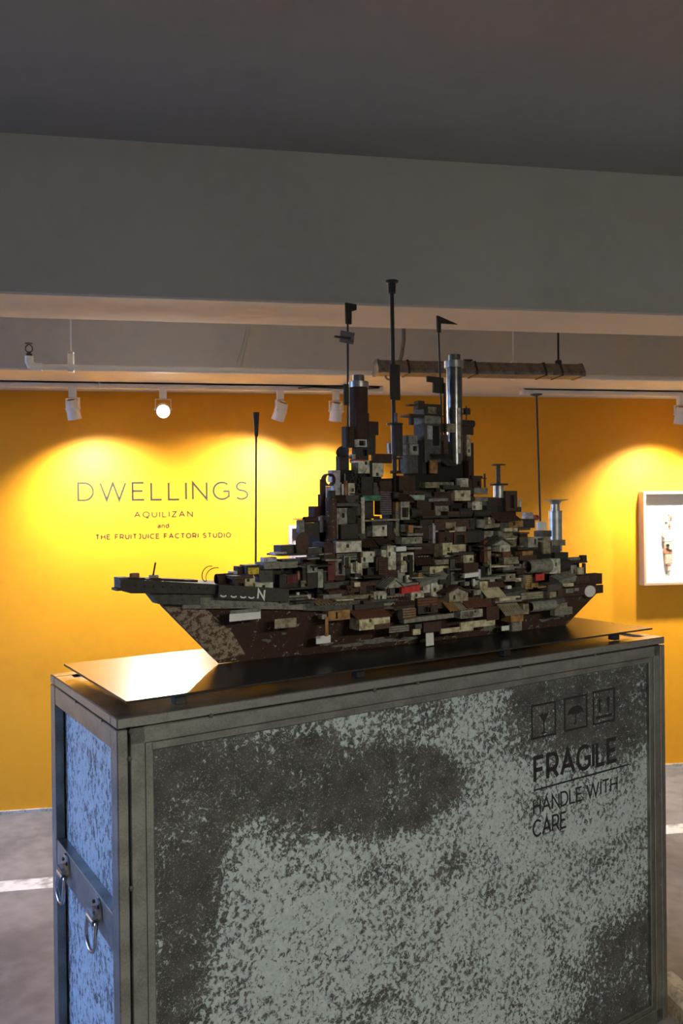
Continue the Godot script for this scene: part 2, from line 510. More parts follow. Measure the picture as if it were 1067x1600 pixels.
# ------------------------------------------------------------------ the scene
func _ready() -> void:
	rng.seed = 12
	set_view()
	make_materials()
	build_room()
	build_pipes()
	build_tracks()
	build_crate()
	build_plate()
	build_ship()
	build_artworks()

func set_view() -> void:
	var cam := Camera3D.new()
	cam.name = "camera"
	cam.fov = rad_to_deg(2.0 * atan(800.0 / 1280.9))
	cam.near = 0.05
	cam.far = 60.0
	cam.position = Vector3(0, 1.6, 0)
	cam.basis = Basis(Vector3.UP, deg_to_rad(-9.946)) * Basis(Vector3.RIGHT, deg_to_rad(-0.327)) * Basis(Vector3.BACK, deg_to_rad(-0.617))
	add_child(cam)
	cam.current = true
	var at := CameraAttributesPhysical.new()
	at.frustum_focal_length = 28.8
	at.frustum_focus_distance = 2.0
	at.exposure_aperture = 8.0
	cam.attributes = at
	cam.fov = rad_to_deg(2.0 * atan(800.0 / 1280.9))

	var we := WorldEnvironment.new()
	we.name = "environment"
	var e := Environment.new()
	e.background_mode = Environment.BG_SKY
	var sky := Sky.new()
	var sm := ProceduralSkyMaterial.new()
	sm.sky_top_color = lin(0.24, 0.40, 1.0)
	sm.sky_horizon_color = lin(0.44, 0.62, 1.0)
	sm.ground_horizon_color = lin(0.2, 0.21, 0.22)
	sm.ground_bottom_color = lin(0.12, 0.12, 0.12)
	sm.sky_energy_multiplier = 3.4
	sm.ground_energy_multiplier = 1.0
	sky.sky_material = sm
	e.sky = sky
	e.tonemap_mode = Environment.TONE_MAPPER_LINEAR
	e.tonemap_exposure = 1.48
	e.sdfgi_enabled = true
	e.ssao_enabled = true
	e.ssil_enabled = true
	we.environment = e
	add_child(we)

const WALL_Z := -4.57
const SOFFIT := 2.238
const CEIL := 2.708
const LEFT := -4.6
const RIGHT := 5.0
const REAR := 4.5

func build_room() -> void:
	var st := start()
	box(st, Vector3(LEFT - 0.6, -0.2, WALL_Z - 0.25), Vector3(RIGHT + 0.25, 0, REAR + 0.25))
	var fl := struct("floor", st, M.floor)
	st = start()
	box(st, Vector3(LEFT, 0, -3.735), Vector3(RIGHT, 0.0012, -3.63))
	put("parking_line", st, M.line, fl, "worn white parking line painted across the grey floor")
	st = start()
	box(st, Vector3(LEFT - 0.25, 0, WALL_Z - 0.25), Vector3(RIGHT + 0.25, CEIL, WALL_Z))
	var wall := struct("wall_back", st, M.wall)
	put("wall_lettering", write("DWELLINGS", -0.634, 0.278, 1.647, 0.103, WALL_Z, 0.105, 0.29), M.vinyl, wall, "large thin dark lettering of the title")
	put("wall_lettering", write("AQUILIZAN", -0.340, -0.026, 1.555, 0.0345, WALL_Z, 0.18, 0.31), M.vinyl, wall, "second line of small dark capitals")
	put("wall_lettering", write("and", -0.217, -0.155, 1.4965, 0.027, WALL_Z, 0.2, 0.2), M.vinyl, wall, "small dark lower-case word between two lines")
	put("wall_lettering", write("THE FRUITJUICE FACTORI STUDIO", -0.543, 0.180, 1.439, 0.0295, WALL_Z, 0.2, 0.27), M.vinyl, wall, "lowest line of small dark capitals")
	st = start()
	box(st, Vector3(LEFT, 0, WALL_Z), Vector3(RIGHT, 0.016, WALL_Z + 0.012))
	struct("baseboard_back", st, M.kerb)
	st = start()
	box(st, Vector3(LEFT - 0.25, CEIL, WALL_Z - 0.25), Vector3(RIGHT + 0.25, CEIL + 0.25, REAR + 0.25))
	struct("ceiling", st, M.ceiling)
	st = start()
	cbox(st, Vector3(LEFT - 0.25, SOFFIT, -2.86), Vector3(RIGHT + 0.25, CEIL + 0.05, -2.54), 0.006)
	struct("trim_1", st, M.beam)
	st = start()
	cbox(st, Vector3(LEFT - 0.25, SOFFIT, WALL_Z - 0.02), Vector3(RIGHT + 0.25, CEIL + 0.05, -3.9), 0.006)
	var tb := struct("trim_2", st, M.beam)
	# old drips on the face of the beam along the wall
	for d in [[0.258, 2.49, 0.205, 2.27], [0.236, 2.46, 0.19, 2.29]]:
		st = start()
		tube(st, [Vector3(d[0], d[1], -3.898), Vector3(lerpf(d[0], d[2], 0.4) + 0.004, lerpf(d[1], d[3], 0.4), -3.898), Vector3(d[2], d[3], -3.898)], 0.004, 6)
		put("paint_run", st, M.beam, tb)
	st = start()
	box(st, Vector3(RIGHT, 0, WALL_Z), Vector3(RIGHT + 0.25, CEIL, REAR))
	struct("wall_right", st, M.garage)
	st = start()
	box(st, Vector3(LEFT - 0.25, 0, REAR), Vector3(RIGHT + 0.25, CEIL, REAR + 0.25))
	struct("wall_front", st, M.garage)
	# the open side of the garage: a low parapet, a lintel and piers
	st = start()
	box(st, Vector3(LEFT - 0.2, 0, WALL_Z), Vector3(LEFT, 0.5, REAR))
	box(st, Vector3(LEFT - 0.2, 2.66, WALL_Z), Vector3(LEFT, CEIL, REAR))
	for z in [-4.4, -2.8]:
		box(st, Vector3(LEFT - 0.2, 0.5, z - 0.12), Vector3(LEFT, 2.66, z + 0.12))
	box(st, Vector3(LEFT - 0.2, 0.5, -1.75), Vector3(LEFT, 2.66, REAR))
	struct("wall_left", st, M.garage)
	lit_batten(Vector3(1.5, 2.2, 0.9))
	# concrete wheel stop beside the crate
	var ws := thing("wheel_stop", "worn concrete wheel stop on the floor beside the steel crate", "wheel stop", Vector3(1.49, 0, -2.33))
	st = start()
	slab(st, [Vector2(-0.055, 0), Vector2(0.065, 0), Vector2(0.045, 0.05), Vector2(0.02, 0.07), Vector2(-0.02, 0.07), Vector2(-0.045, 0.05)], -0.12, 0.75)
	put("block", st, M.kerb, ws)
	st = start()
	lathe(st, [[0.012, 0.068], [0.012, 0.074], [0.0, 0.075]], 10, Transform3D(Basis(), Vector3(0, 0, 0.3)))
	put("bolt", st, M.darkmetal, ws)

func build_pipes() -> void:
	var py := 2.167
	var t := thing("sprinkler_pipe", "white sprinkler pipe with an upright head hung between the beams", "pipe", Vector3(0, 0, -3.4))
	var st := start()
	tube(st, [Vector3(-0.62, py, 0), Vector3(RIGHT, py, 0)], 0.0125, 12)
	put("pipe", st, M.whitedull, t)
	st = start()
	tube(st, [Vector3(-0.60, py, 0), Vector3(-0.625, py, 0), Vector3(-0.641, py + 0.007, 0), Vector3(-0.648, py + 0.022, 0), Vector3(-0.648, py + 0.042, 0)], 0.0165, 12)
	put("elbow", st, M.white, t)
	st = start()
	lathe(st, [[0.012, 0.0], [0.012, 0.012], [0.008, 0.014], [0.008, 0.02]], 10, Transform3D(Basis(), Vector3(-0.648, py + 0.04, 0)))
	for s in [-1.0, 1.0]:
		tube(st, [Vector3(-0.648 + s * 0.006, py + 0.058, 0), Vector3(-0.648 + s * 0.013, py + 0.066, 0), Vector3(-0.648 + s * 0.012, py + 0.08, 0), Vector3(-0.648, py + 0.09, 0)], 0.0025, 6)
	lathe(st, [[0.0, 0.09], [0.014, 0.09], [0.017, 0.093], [0.0, 0.095]], 10, Transform3D(Basis(), Vector3(-0.648, py, 0)))
	put("sprinkler_head", st, M.darkmetal, t)
	for hx in [-0.49, 1.365, 3.2]:
		st = start()
		box(st, Vector3(hx - 0.011, py - 0.016, -0.016), Vector3(hx + 0.011, py + 0.06, -0.0125))
		box(st, Vector3(hx - 0.011, py - 0.016, 0.0125), Vector3(hx + 0.011, py + 0.06, 0.016))
		box(st, Vector3(hx - 0.011, py - 0.018, -0.016), Vector3(hx + 0.011, py - 0.0125, 0.016))
		box(st, Vector3(hx - 0.011, py + 0.056, -0.016), Vector3(hx + 0.011, py + 0.062, 0.016))
		tube(st, [Vector3(hx, py + 0.05, 0), Vector3(hx, CEIL, 0)], 0.0035, 8)
		put("hanger", st, M.white, t)
	# the dead fluorescent batten in the bay
	var b := thing("fluorescent_batten", "grey hanging light batten tied with black straps, switched off", "light fixture", Vector3(1.14, 2.13, -3.2))
	st = start()
	slab(st, [Vector2(-0.05, 0.0), Vector2(0.05, 0.0), Vector2(0.055, 0.012), Vector2(0.026, 0.052), Vector2(-0.026, 0.052), Vector2(-0.055, 0.012)], -0.428, 0.428, Transform3D(Basis(Vector3.UP, PI / 2), Vector3.ZERO))
	put("housing", st, M.batten, b)
	for s in [-1.0, 1.0]:
		st = start()
		slab(st, [Vector2(-0.054, -0.003), Vector2(0.054, -0.003), Vector2(0.059, 0.012), Vector2(0.028, 0.055), Vector2(-0.028, 0.055), Vector2(-0.059, 0.012)], -0.006, 0.006, Transform3D(Basis(Vector3.UP, PI / 2), Vector3(s * 0.43, 0, 0)))
		put("end_cap", st, M.batten, b)
	for x in [-0.31, -0.03, 0.265, 0.335]:
		st = start()
		slab(st, [Vector2(-0.053, -0.003), Vector2(0.053, -0.003), Vector2(0.058, 0.012), Vector2(0.029, 0.056), Vector2(-0.029, 0.056), Vector2(-0.058, 0.012)], -0.004, 0.004, Transform3D(Basis(Vector3.UP, PI / 2), Vector3(x, 0, 0)))
		put("strap", st, M.darkmetal, b)
	st = start()
	tube(st, [Vector3(-0.335, 0.05, 0), Vector3(-0.325, 0.09, 0), Vector3(-0.318, 0.14, 0), Vector3(-0.318, CEIL - 2.13, 0)], 0.008, 8)
	put("conduit", st, M.batten, b)
	st = start()
	tube(st, [Vector3(0.342, 0.05, 0), Vector3(0.342, CEIL - 2.13, 0)], 0.0045, 8)
	lathe(st, [[0.014, 0.05], [0.014, 0.068], [0.006, 0.074]], 10, Transform3D(Basis(), Vector3(0.342, 0, 0)))
	put("hanging_rod", st, M.darkmetal, b)
	st = start()
	var hook := []
	for k in 11:
		var a := deg_to_rad(lerpf(-200.0, 40.0, k / 10.0))
		hook.append(Vector3(-0.385 + 0.016 * cos(a), -0.014 + 0.012 * sin(a), 0.03))
	tube(st, hook, 0.004, 8)
	put("cable_loop", st, M.batten, b)
	st = start()
	box(st, Vector3(-0.06, 0.05, -0.012), Vector3(-0.04, 0.062, 0.012))
	box(st, Vector3(-0.068, 0.06, -0.008), Vector3(-0.032, 0.066, 0.008))
	put("cable_tie", st, M.darkmetal, b)

# the lamps that light the camera's side of the garage, out of the picture
func lit_batten(at: Vector3) -> void:
	var t := thing("fluorescent_lamp", "white fluorescent lamp hung under the garage ceiling", "light fixture", at, 0.0)
	var st := start()
	slab(st, [Vector2(-0.07, 0.0), Vector2(0.07, 0.0), Vector2(0.03, 0.05), Vector2(-0.03, 0.05)], -0.62, 0.62, Transform3D(Basis(Vector3.UP, PI / 2), Vector3.ZERO))
	put("housing", st, M.white, t)
	var glow := StandardMaterial3D.new()
	glow.emission_enabled = true
	glow.emission = Color(1.0, 0.97, 0.87)
	glow.emission_energy_multiplier = 6.0
	for s in [-0.035, 0.035]:
		st = start()
		tube(st, [Vector3(-0.58, -0.015, s), Vector3(0.58, -0.015, s)], 0.013, 10)
		put("lamp_tube", st, glow, t)
	for x in [-0.45, 0.45]:
		st = start()
		tube(st, [Vector3(x, 0.04, 0), Vector3(x, CEIL - at.y, 0)], 0.004, 8)
		put("hanging_rod", st, M.white, t)
	var l := AreaLight3D.new()
	l.name = "tube_lamp"
	l.area_size = Vector2(1.2, 0.12)
	l.light_energy = 10.0
	l.light_color = Color(1.0, 0.97, 0.87)
	l.area_range = 14.0
	l.shadow_enabled = true
	t.add_child(l)
	l.position = Vector3(0, -0.035, 0)
	l.rotation.x = -PI / 2

func spot_head(x: float, aim: Vector3, lit_energy: float, half: float, label: String, color := Color(1, 0.97, 0.92)) -> void:
	var base := Vector3(x, SOFFIT - 0.03, -4.25)
	var t := thing("track_spotlight", label, "spotlight", base, 0.0, "white track spotlights")
	var st := start()
	cbox(st, Vector3(-0.018, -0.048, -0.016), Vector3(0.018, 0.0, 0.016), 0.002)
	put("adapter", st, M.white, t)
	var pivot := Vector3(0, -0.105, 0)
	var d := (aim - (base + pivot)).normalized()
	# a turn about the upright first, then the tilt of the can in its yoke
	var yaw := atan2(d.x, d.z)
	var yb := Basis(Vector3.UP, yaw)
	st = start()
	var h := 0.038
	for s in [-1.0, 1.0]:
		box(st, Vector3(s * h - 0.0015, -0.108, -0.007), Vector3(s * h + 0.0015, -0.05, 0.007), Transform3D(yb, Vector3.ZERO))
	box(st, Vector3(-h, -0.053, -0.007), Vector3(h, -0.05, 0.007), Transform3D(yb, Vector3.ZERO))
	for s in [-1.0, 1.0]:
		tube(st, [yb * Vector3(s * (h - 0.006), -0.102, 0), yb * Vector3(s * (h + 0.006), -0.102, 0)], 0.006, 10)
	put("yoke", st, M.white, t)
	var tilt := acos(clampf(d.dot(Vector3.DOWN), -1.0, 1.0))
	# local +y of the can points out of its mouth
	var cb := yb * Basis(Vector3.RIGHT, PI - tilt)
	var ct := Transform3D(cb, pivot)
	st = start()
	lathe(st, [[0.0, -0.045], [0.024, -0.045], [0.029, -0.04], [0.0305, -0.012], [0.0335, -0.011], [0.0335, 0.008], [0.0315, 0.009], [0.0335, 0.045], [0.0345, 0.05], [0.0315, 0.05], [0.029, 0.03], [0.0, 0.03]], 28, ct)
	put("can", st, M.white, t)
	st = start()
	lathe(st, [[0.0, -0.0475], [0.017, -0.0475], [0.019, -0.045]], 18, ct)
	put("rear_vent", st, M.darkmetal, t)
	st = start()
	lathe(st, [[0.0, 0.036], [0.028, 0.036], [0.0285, 0.033]], 22, ct)
	var glow := StandardMaterial3D.new()
	glow.albedo_color = Color(0.9, 0.9, 0.9)
	glow.emission_enabled = true
	glow.emission = color
	glow.emission_energy_multiplier = 22.0
	put("lamp_lens", st, glow, t)
	var l := SpotLight3D.new()
	l.name = "spot_lamp"
	l.light_energy = lit_energy
	l.light_color = color
	l.spot_angle = half
	l.spot_angle_attenuation = 1.0
	l.spot_range = 12.0
	l.spot_attenuation = 2.0
	l.light_size = 0.028
	l.shadow_enabled = true
	t.add_child(l)
	l.position = pivot + d * 0.053
	l.look_at_from_position(base + l.position, aim, Vector3.BACK if absf(d.y) > 0.95 else Vector3.UP)

func build_tracks() -> void:
	for seg in [[LEFT + 0.3, 0.965, "long white ceiling track carrying four spotlights above the wall title"], [1.755, RIGHT - 0.2, "white ceiling track above the framed cardboard figure"]]:
		var t := thing("light_track", seg[2], "light track", Vector3(0, SOFFIT - 0.03, -4.25))
		var st := start()
		var w := 0.018
		box(st, Vector3(seg[0], 0.004, -w), Vector3(seg[1], 0.03, -w + 0.006))
		box(st, Vector3(seg[0], 0.004, w - 0.006), Vector3(seg[1], 0.03, w))
		box(st, Vector3(seg[0], 0.022, -w), Vector3(seg[1], 0.03, w))
		box(st, Vector3(seg[0], 0.0, -w), Vector3(seg[1], 0.004, -0.005))
		box(st, Vector3(seg[0], 0.0, 0.005), Vector3(seg[1], 0.004, w))
		put("rail", st, M.whitedull, t)
		for e in [seg[0], seg[1]]:
			st = start()
			cbox(st, Vector3(e - 0.008, -0.002, -w - 0.002), Vector3(e + 0.008, 0.03, w + 0.002), 0.002)
			put("end_cap", st, M.white, t)
		st = start()
		cbox(st, Vector3(-0.478 if seg[0] < 0 else 3.2, -0.002, -w - 0.002), Vector3(-0.472 if seg[0] < 0 else 3.206, 0.03, w + 0.002), 0.001)
		put("joint_clip", st, M.white, t)
		if seg[0] < 0:
			st = start()
			tube(st, [Vector3(0.52, 0.012, w + 0.004), Vector3(0.6, 0.02, w + 0.005), Vector3(0.72, 0.016, w + 0.004), Vector3(0.86, 0.012, w + 0.004), Vector3(0.95, 0.02, w + 0.004)], 0.0035, 6)
			put("loose_cable", st, M.darkmetal, t)
	spot_head(-0.606, Vector3(-0.40, 0.8, WALL_Z), 1.95, 68.0, "white track spotlight tilted so its dark rear vent shows")
	spot_head(-0.166, Vector3(-0.05, 1.25, -1.2), 2.4, 45.0, "white track spotlight with its lamp glowing towards the ship")
	spot_head(0.429, Vector3(0.02, 0.8, WALL_Z), 1.95, 68.0, "white track spotlight tilted sideways towards the wall title")
	spot_head(0.722, Vector3(0.62, 0.7, WALL_Z), 1.05, 64.0, "white track spotlight pointing straight down near the track end")
	spot_head(2.705, Vector3(2.70, 0.8, WALL_Z), 2.2, 62.0, "white track spotlight above the framed cardboard figure")
	spot_head(3.35, Vector3(3.15, 0.75, WALL_Z), 2.3, 64.0, "white track spotlight further along the track past the framed figure")

# ------------------------------------------------------------------ the crate
const CRATE_AT := Vector3(-0.1618, 0, -1.6648)
const CRATE_TURN := 0.39897
const CL := 1.7206
const CD := 0.538
const CH := 1.1878

func build_crate() -> void:
	var t := thing("steel_crate", "galvanised steel shipping crate with ring handles and black handling marks", "crate", CRATE_AT, CRATE_TURN)
	var st: SurfaceTool
	# lid: four rails and a sheet
	var y0 := 1.1665
	for r in [[Vector3(0, y0, -0.042), Vector3(CL, CH, 0)], [Vector3(0, y0, -CD), Vector3(CL, CH, -CD + 0.042)], [Vector3(0, y0, -CD + 0.0425), Vector3(0.042, CH, -0.0425)], [Vector3(CL - 0.042, y0, -CD + 0.0425), Vector3(CL, CH, -0.0425)]]:
		st = start()
		cbox(st, r[0], r[1], 0.0022)
		put("lid_rail", st, M.frame, t)
	st = start()
	box(st, Vector3(0.03, y0 + 0.004, -CD + 0.03), Vector3(CL - 0.03, CH - 0.005, -0.03))
	put("lid_sheet", st, M.frame, t)
	# corner posts
	var pt := 1.1635
	for c in [[0.0, 0.0], [CL - 0.022, 0.0], [0.0, -CD + 0.043], [CL - 0.022, -CD + 0.043]]:
		st = start()
		cbox(st, Vector3(c[0], 0, c[1] - 0.043), Vector3(c[0] + 0.022, pt, c[1]), 0.0018)
		put("corner_post", st, M.frame, t)
	# the front door frame: each member has a main flat and a lower inner lip, with a rib between
	var fx0 := 0.0265
	var fx1 := CL - 0.0235
	for m in [[fx0, 0.0, 0.076, pt, "v"], [1.650, 0.0, fx1, pt, "v2"], [fx0, 1.1125, fx1, pt, "h"], [fx0, 0.0, fx1, 0.058, "h2"]]:
		st = start()
		var lo := Vector3(m[0], m[1], -0.05)
		var hi := Vector3(m[2], m[3], -0.0006)
		match m[4]:
			"v":
				cbox(st, lo, Vector3(hi.x - 0.018, hi.y, hi.z), 0.002)
				cbox(st, Vector3(hi.x - 0.0185, 0.04, lo.z), Vector3(hi.x, 1.132, hi.z - 0.003), 0.002)
			"v2":
				cbox(st, Vector3(lo.x + 0.018, lo.y, lo.z), hi, 0.002)
				cbox(st, Vector3(lo.x, 0.04, lo.z), Vector3(lo.x + 0.0185, 1.132, hi.z - 0.003), 0.002)
			"h":
				cbox(st, Vector3(lo.x, lo.y + 0.018, lo.z), hi, 0.002)
				cbox(st, Vector3(0.07, lo.y, lo.z), Vector3(1.655, lo.y + 0.018, hi.z - 0.003), 0.002)
			"h2":
				cbox(st, lo, Vector3(hi.x, hi.y - 0.016, hi.z), 0.002)
				cbox(st, Vector3(0.07, hi.y - 0.016, lo.z), Vector3(1.655, hi.y, hi.z - 0.003), 0.002)
		put("door_member", st, M.frame, t)
	# near-black body added inside: the shade of every gap put into colour
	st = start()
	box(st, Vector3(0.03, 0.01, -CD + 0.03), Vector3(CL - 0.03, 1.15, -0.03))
	put("inner_body", st, M.gap_shade, t)
	# the front sheet, recessed
	st = start()
	var zp := -0.016
	quad_uv(st, [Vector3(0.07, 0.05, zp), Vector3(1.66, 0.05, zp), Vector3(1.66, 1.12, zp), Vector3(0.07, 1.12, zp)], [Vector2(0, 1), Vector2(1, 1), Vector2(1, 0), Vector2(0, 0)], Vector3(0, 0, 1))
	box(st, Vector3(0.07, 0.05, zp - 0.004), Vector3(1.66, 1.12, zp - 0.0005))
	var sheet := put("front_sheet", st, M.zinc_front, t, "mottled zinc sheet with pale corrosion bloom")
	# handling marks
	var zt := zp
	var pr := M.print as Material
	put("fragile_print", write("FRAGILE", 1.163, 1.512, 0.831, 0.077, zt, 0.155, 0.13, 0.0006), pr, sheet, "bold black word")
	put("handling_print", write("HANDLE", 1.159, 1.358, 0.746, 0.0435, zt, 0.125, 0.13, 0.0006), pr, sheet, "black word in capitals")
	put("handling_print", write("WITH", 1.376, 1.512, 0.746, 0.0435, zt, 0.125, 0.13, 0.0006), pr, sheet, "black word in capitals")
	put("handling_print", write("CARE", 1.157, 1.292, 0.683, 0.0485, zt, 0.125, 0.12, 0.0006), pr, sheet, "black word in capitals")
	st = start()
	box(st, Vector3(1.162, 0.8115, zt), Vector3(1.565, 0.8165, zt + 0.0006))
	put("rule_print", st, pr, sheet)
	# wine glass
	st = start()
	outline_box(st, 1.158, 0.957, 1.250, 1.047, 0.006, zt)
	slab(st, [Vector2(1.183, 1.021), Vector2(1.190, 1.018), Vector2(1.197, 1.0235), Vector2(1.205, 1.017), Vector2(1.212, 1.022), Vector2(1.224, 1.019), Vector2(1.2075, 0.998), Vector2(1.2015, 0.998)], zt, zt + 0.0006)
	box(st, Vector3(1.2022, 0.968, zt), Vector3(1.2068, 1.0, zt + 0.0006))
	slab(st, [Vector2(1.187, 0.9645), Vector2(1.222, 0.9645), Vector2(1.207, 0.9705), Vector2(1.2025, 0.9705)], zt, zt + 0.0006)
	put("glass_symbol", st, pr, sheet, "black broken wine glass symbol in a frame")
	# umbrella
	st = start()
	outline_box(st, 1.288, 0.958, 1.380, 1.049, 0.006, zt)
	var dome := arc(1.334, 1.0005, 0.0335, 0.024, 180, 0, 16)
	dome.append(Vector2(1.353, 1.0035))
	dome.append(Vector2(1.345, 0.999))
	dome.append(Vector2(1.334, 1.0025))
	dome.append(Vector2(1.323, 0.999))
	dome.append(Vector2(1.314, 1.0035))
	slab(st, dome, zt, zt + 0.0006)
	var stick := [Vector2(1.334, 1.002), Vector2(1.334, 0.978)]
	stick.append_array(arc(1.3295, 0.977, 0.0045, 0.0045, 0, -180, 8))
	stroke(st, stick, 0.002, Transform3D(Basis(), Vector3(0, 0, zt)), 0.0006)
	for r in [[1.344, 1.031], [1.350, 1.029], [1.347, 1.036]]:
		box(st, Vector3(r[0], r[1], zt), Vector3(r[0] + 0.003, r[1] + 0.003, zt + 0.0006))
	put("umbrella_symbol", st, pr, sheet, "black umbrella symbol in a frame")
	# this way up
	st = start()
	outline_box(st, 1.409, 0.959, 1.501, 1.052, 0.006, zt)
	for ax in [1.436, 1.474]:
		slab(st, [Vector2(ax - 0.0037, 0.989), Vector2(ax + 0.0037, 0.989), Vector2(ax + 0.0037, 1.023), Vector2(ax + 0.0105, 1.021), Vector2(ax, 1.034), Vector2(ax - 0.0105, 1.021), Vector2(ax - 0.0037, 1.023)], zt, zt + 0.0006)
	box(st, Vector3(1.421, 0.9715, zt), Vector3(1.489, 0.980, zt + 0.0006))
	put("arrows_symbol", st, pr, sheet, "black this-way-up arrows symbol in a frame")
	# the ends: stiles, rails, a recessed sheet above and below the handle bar
	for side in [0, 1]:
		var sgn := 1.0 if side == 0 else -1.0
		var ox := 0.0 if side == 0 else CL
		var X := func(v: float) -> float: return ox + sgn * v
		for m in [[0.0435, 1.118, 0.4945, pt], [0.0435, 0.707, 0.4945, 0.7835], [0.0435, 0.0, 0.4945, 0.06]]:
			st = start()
			var a := Vector3(X.call(0.0008), m[1], -m[2])
			var b := Vector3(X.call(0.03), m[3], -m[0])
			cbox(st, Vector3(minf(a.x, b.x), a.y, a.z), Vector3(maxf(a.x, b.x), b.y, b.z), 0.0018)
			put("handle_bar" if m[1] == 0.707 else "end_rail", st, M.frame, t)
		for m in [[0.05, 0.712], [0.778, 1.125]]:
			st = start()
			var xs: float = X.call(0.024)
			var v1: float = (1.13 - m[0]) / 1.08
			var v0: float = (1.13 - m[1]) / 1.08
			var p := [Vector3(xs, m[0], -CD + 0.04), Vector3(xs, m[0], -0.04), Vector3(xs, m[1], -0.04), Vector3(xs, m[1], -CD + 0.04)]
			var uv := [Vector2(0, v1), Vector2(1, v1), Vector2(1, v0), Vector2(0, v0)]
			if side == 1:
				p = [p[1], p[0], p[3], p[2]]
			quad_uv(st, p, uv, Vector3(-sgn, 0, 0))
			put("end_sheet", st, M.zinc_end, t, "zinc sheet streaked with pale bloom")
		if side == 0:
			for hz in [-0.400, -0.146]:
				ring_handle(t, hz)
	# back sheet
	st = start()
	box(st, Vector3(0.022, 0.0, -CD + 0.005), Vector3(CL - 0.022, pt, -CD + 0.02))
	put("back_sheet", st, M.frame, t)
	# weld beads
	for w in [[0.0245, 1.105, 0.0], [0.0245, 0.847, 0.0], [0.0245, 0.5, 0.0], [0.028, 1.158, 0.0], [0.62, 1.165, 0.0], [0.75, 1.165, 0.0], [0.2, 1.165, 0.0], [1.1, 1.165, 0.0], [1.4, 1.165, 0.0], [1.682, 1.14, 0.0], [1.69, 0.7, 0.0], [1.69, 0.42, 0.0]]:
		st = start()
		lathe(st, [[0.0, -0.006], [0.0042, -0.004], [0.0058, 0.0], [0.0042, 0.004], [0.0, 0.006]], 8, Transform3D(Basis().scaled(Vector3(1, 1, 0.35)), Vector3(w[0], w[1], 0.0002)))
		put("weld_bead", st, M.weld, t)
	for w in [[0.30, 1.165], [0.10, 1.165]]:
		st = start()
		lathe(st, [[0.0, -0.005], [0.004, -0.003], [0.005, 0.0], [0.004, 0.003], [0.0, 0.005]], 8, Transform3D(Basis().scaled(Vector3(0.35, 1, 1)), Vector3(-0.0002, w[1], -w[0])))
		put("weld_bead", st, M.weld, t)

func ring_handle(crate: Node3D, hz: float) -> void:
	var hnd := Node3D.new()
	hnd.name = "ring_handle"
	hnd.set_meta("label", "chrome ring handle on a riveted plate")
	crate.add_child(hnd, true)
	var out := Transform3D(Basis(Vector3(0, 0, 1), Vector3(0, 1, 0), Vector3(-1, 0, 0)), Vector3(0, 0.748, hz))
	# in out's axes: x along the bar, y up, z away from the crate
	var st := start()
	slab(st, [Vector2(-0.029, -0.008), Vector2(0.029, -0.008), Vector2(0.029, 0.012), Vector2(0.02, 0.026), Vector2(0.008, 0.033), Vector2(-0.008, 0.033), Vector2(-0.02, 0.026), Vector2(-0.029, 0.012)], 0.0, 0.004, out)
	put("plate", st, M.chrome, hnd)
	st = start()
	lathe(st, [[0.0, -0.022], [0.0085, -0.022], [0.0095, -0.02], [0.0095, 0.02], [0.0085, 0.022], [0.0, 0.022]], 16, out * Transform3D(Basis(Vector3.BACK, PI / 2), Vector3(0, -0.012, 0.011)))
	box(st, Vector3(-0.022, -0.012, 0.002), Vector3(0.022, 0.004, 0.018), out)
	put("barrel", st, M.chrome, hnd)
	for s in [-1.0, 1.0]:
		st = start()
		lathe(st, [[0.0045, 0.0], [0.0045, 0.0015], [0.003, 0.003], [0.0, 0.0035]], 10, out * Transform3D(Basis(Vector3.RIGHT, PI / 2), Vector3(s * 0.016, 0.017, 0.004)))
		put("rivet", st, M.darkmetal, hnd)
	st = start()
	var p := []
	var cz := 0.013
	p.append(out * Vector3(-0.024, -0.012, 0.011))
	p.append(out * Vector3(-0.031, -0.014, cz))
	for k in 15:
		var a := deg_to_rad(lerpf(180.0, 360.0, k / 14.0))
		p.append(out * Vector3(0.033 * cos(a), -0.045 + 0.033 * sin(a), cz + 0.003))
	p.append(out * Vector3(0.031, -0.014, cz))
	p.append(out * Vector3(0.024, -0.012, 0.011))
	tube(st, p, 0.0042, 10)
	put("ring", st, M.chrome, hnd)

func build_plate() -> void:
	# black plate lying on little blocks on the lid
	var t := thing("display_plate", "thin dark polished plate on small blocks beneath the ship", "plate", CRATE_AT + Basis(Vector3.UP, CRATE_TURN) * Vector3(0.85, CH, -0.25), CRATE_TURN)
	var st := start()
	cbox(st, Vector3(-0.828, 0.0252, -0.242), Vector3(0.823, 0.0302, 0.242), 0.0008)
	put("sheet", st, M.plate, t)
	for x in [-0.70, -0.24, 0.245, 0.70]:
		for z in [-0.19, 0.195]:
			st = start()
			cbox(st, Vector3(x - 0.012, 0, z - 0.012), Vector3(x + 0.012, 0.0252, z + 0.012), 0.001)
			put("support_block", st, M.darkmetal, t)
	st = start()
	box(st, Vector3(-0.78, 0.017, -0.2), Vector3(0.78, 0.0252, -0.185))
	box(st, Vector3(-0.78, 0.017, 0.185), Vector3(0.78, 0.0252, 0.2))
	put("bearer", st, M.darkmetal, t)

# ------------------------------------------------------------------ the ship
var ship: Node3D

func knot(t: float, table: Array) -> float:
	for k in table.size() - 1:
		if t <= table[k + 1][0]:
			return lerpf(table[k][1], table[k + 1][1], clampf((t - table[k][0]) / (table[k + 1][0] - table[k][0]), 0.0, 1.0))
	return table[table.size() - 1][1]

func deck_at(t: float, side: float) -> Vector3:
	var x := lerpf(-0.712, 0.715, t)
	return Vector3(x, knot(t, [[0.0, 0.160], [0.12, 0.155], [0.3, 0.135], [0.6, 0.118], [1.0, 0.112]]), side * knot(t, [[0.0, 0.012], [0.08, 0.062], [0.16, 0.1], [0.28, 0.127], [0.6, 0.132], [0.9, 0.126], [1.0, 0.11]]))

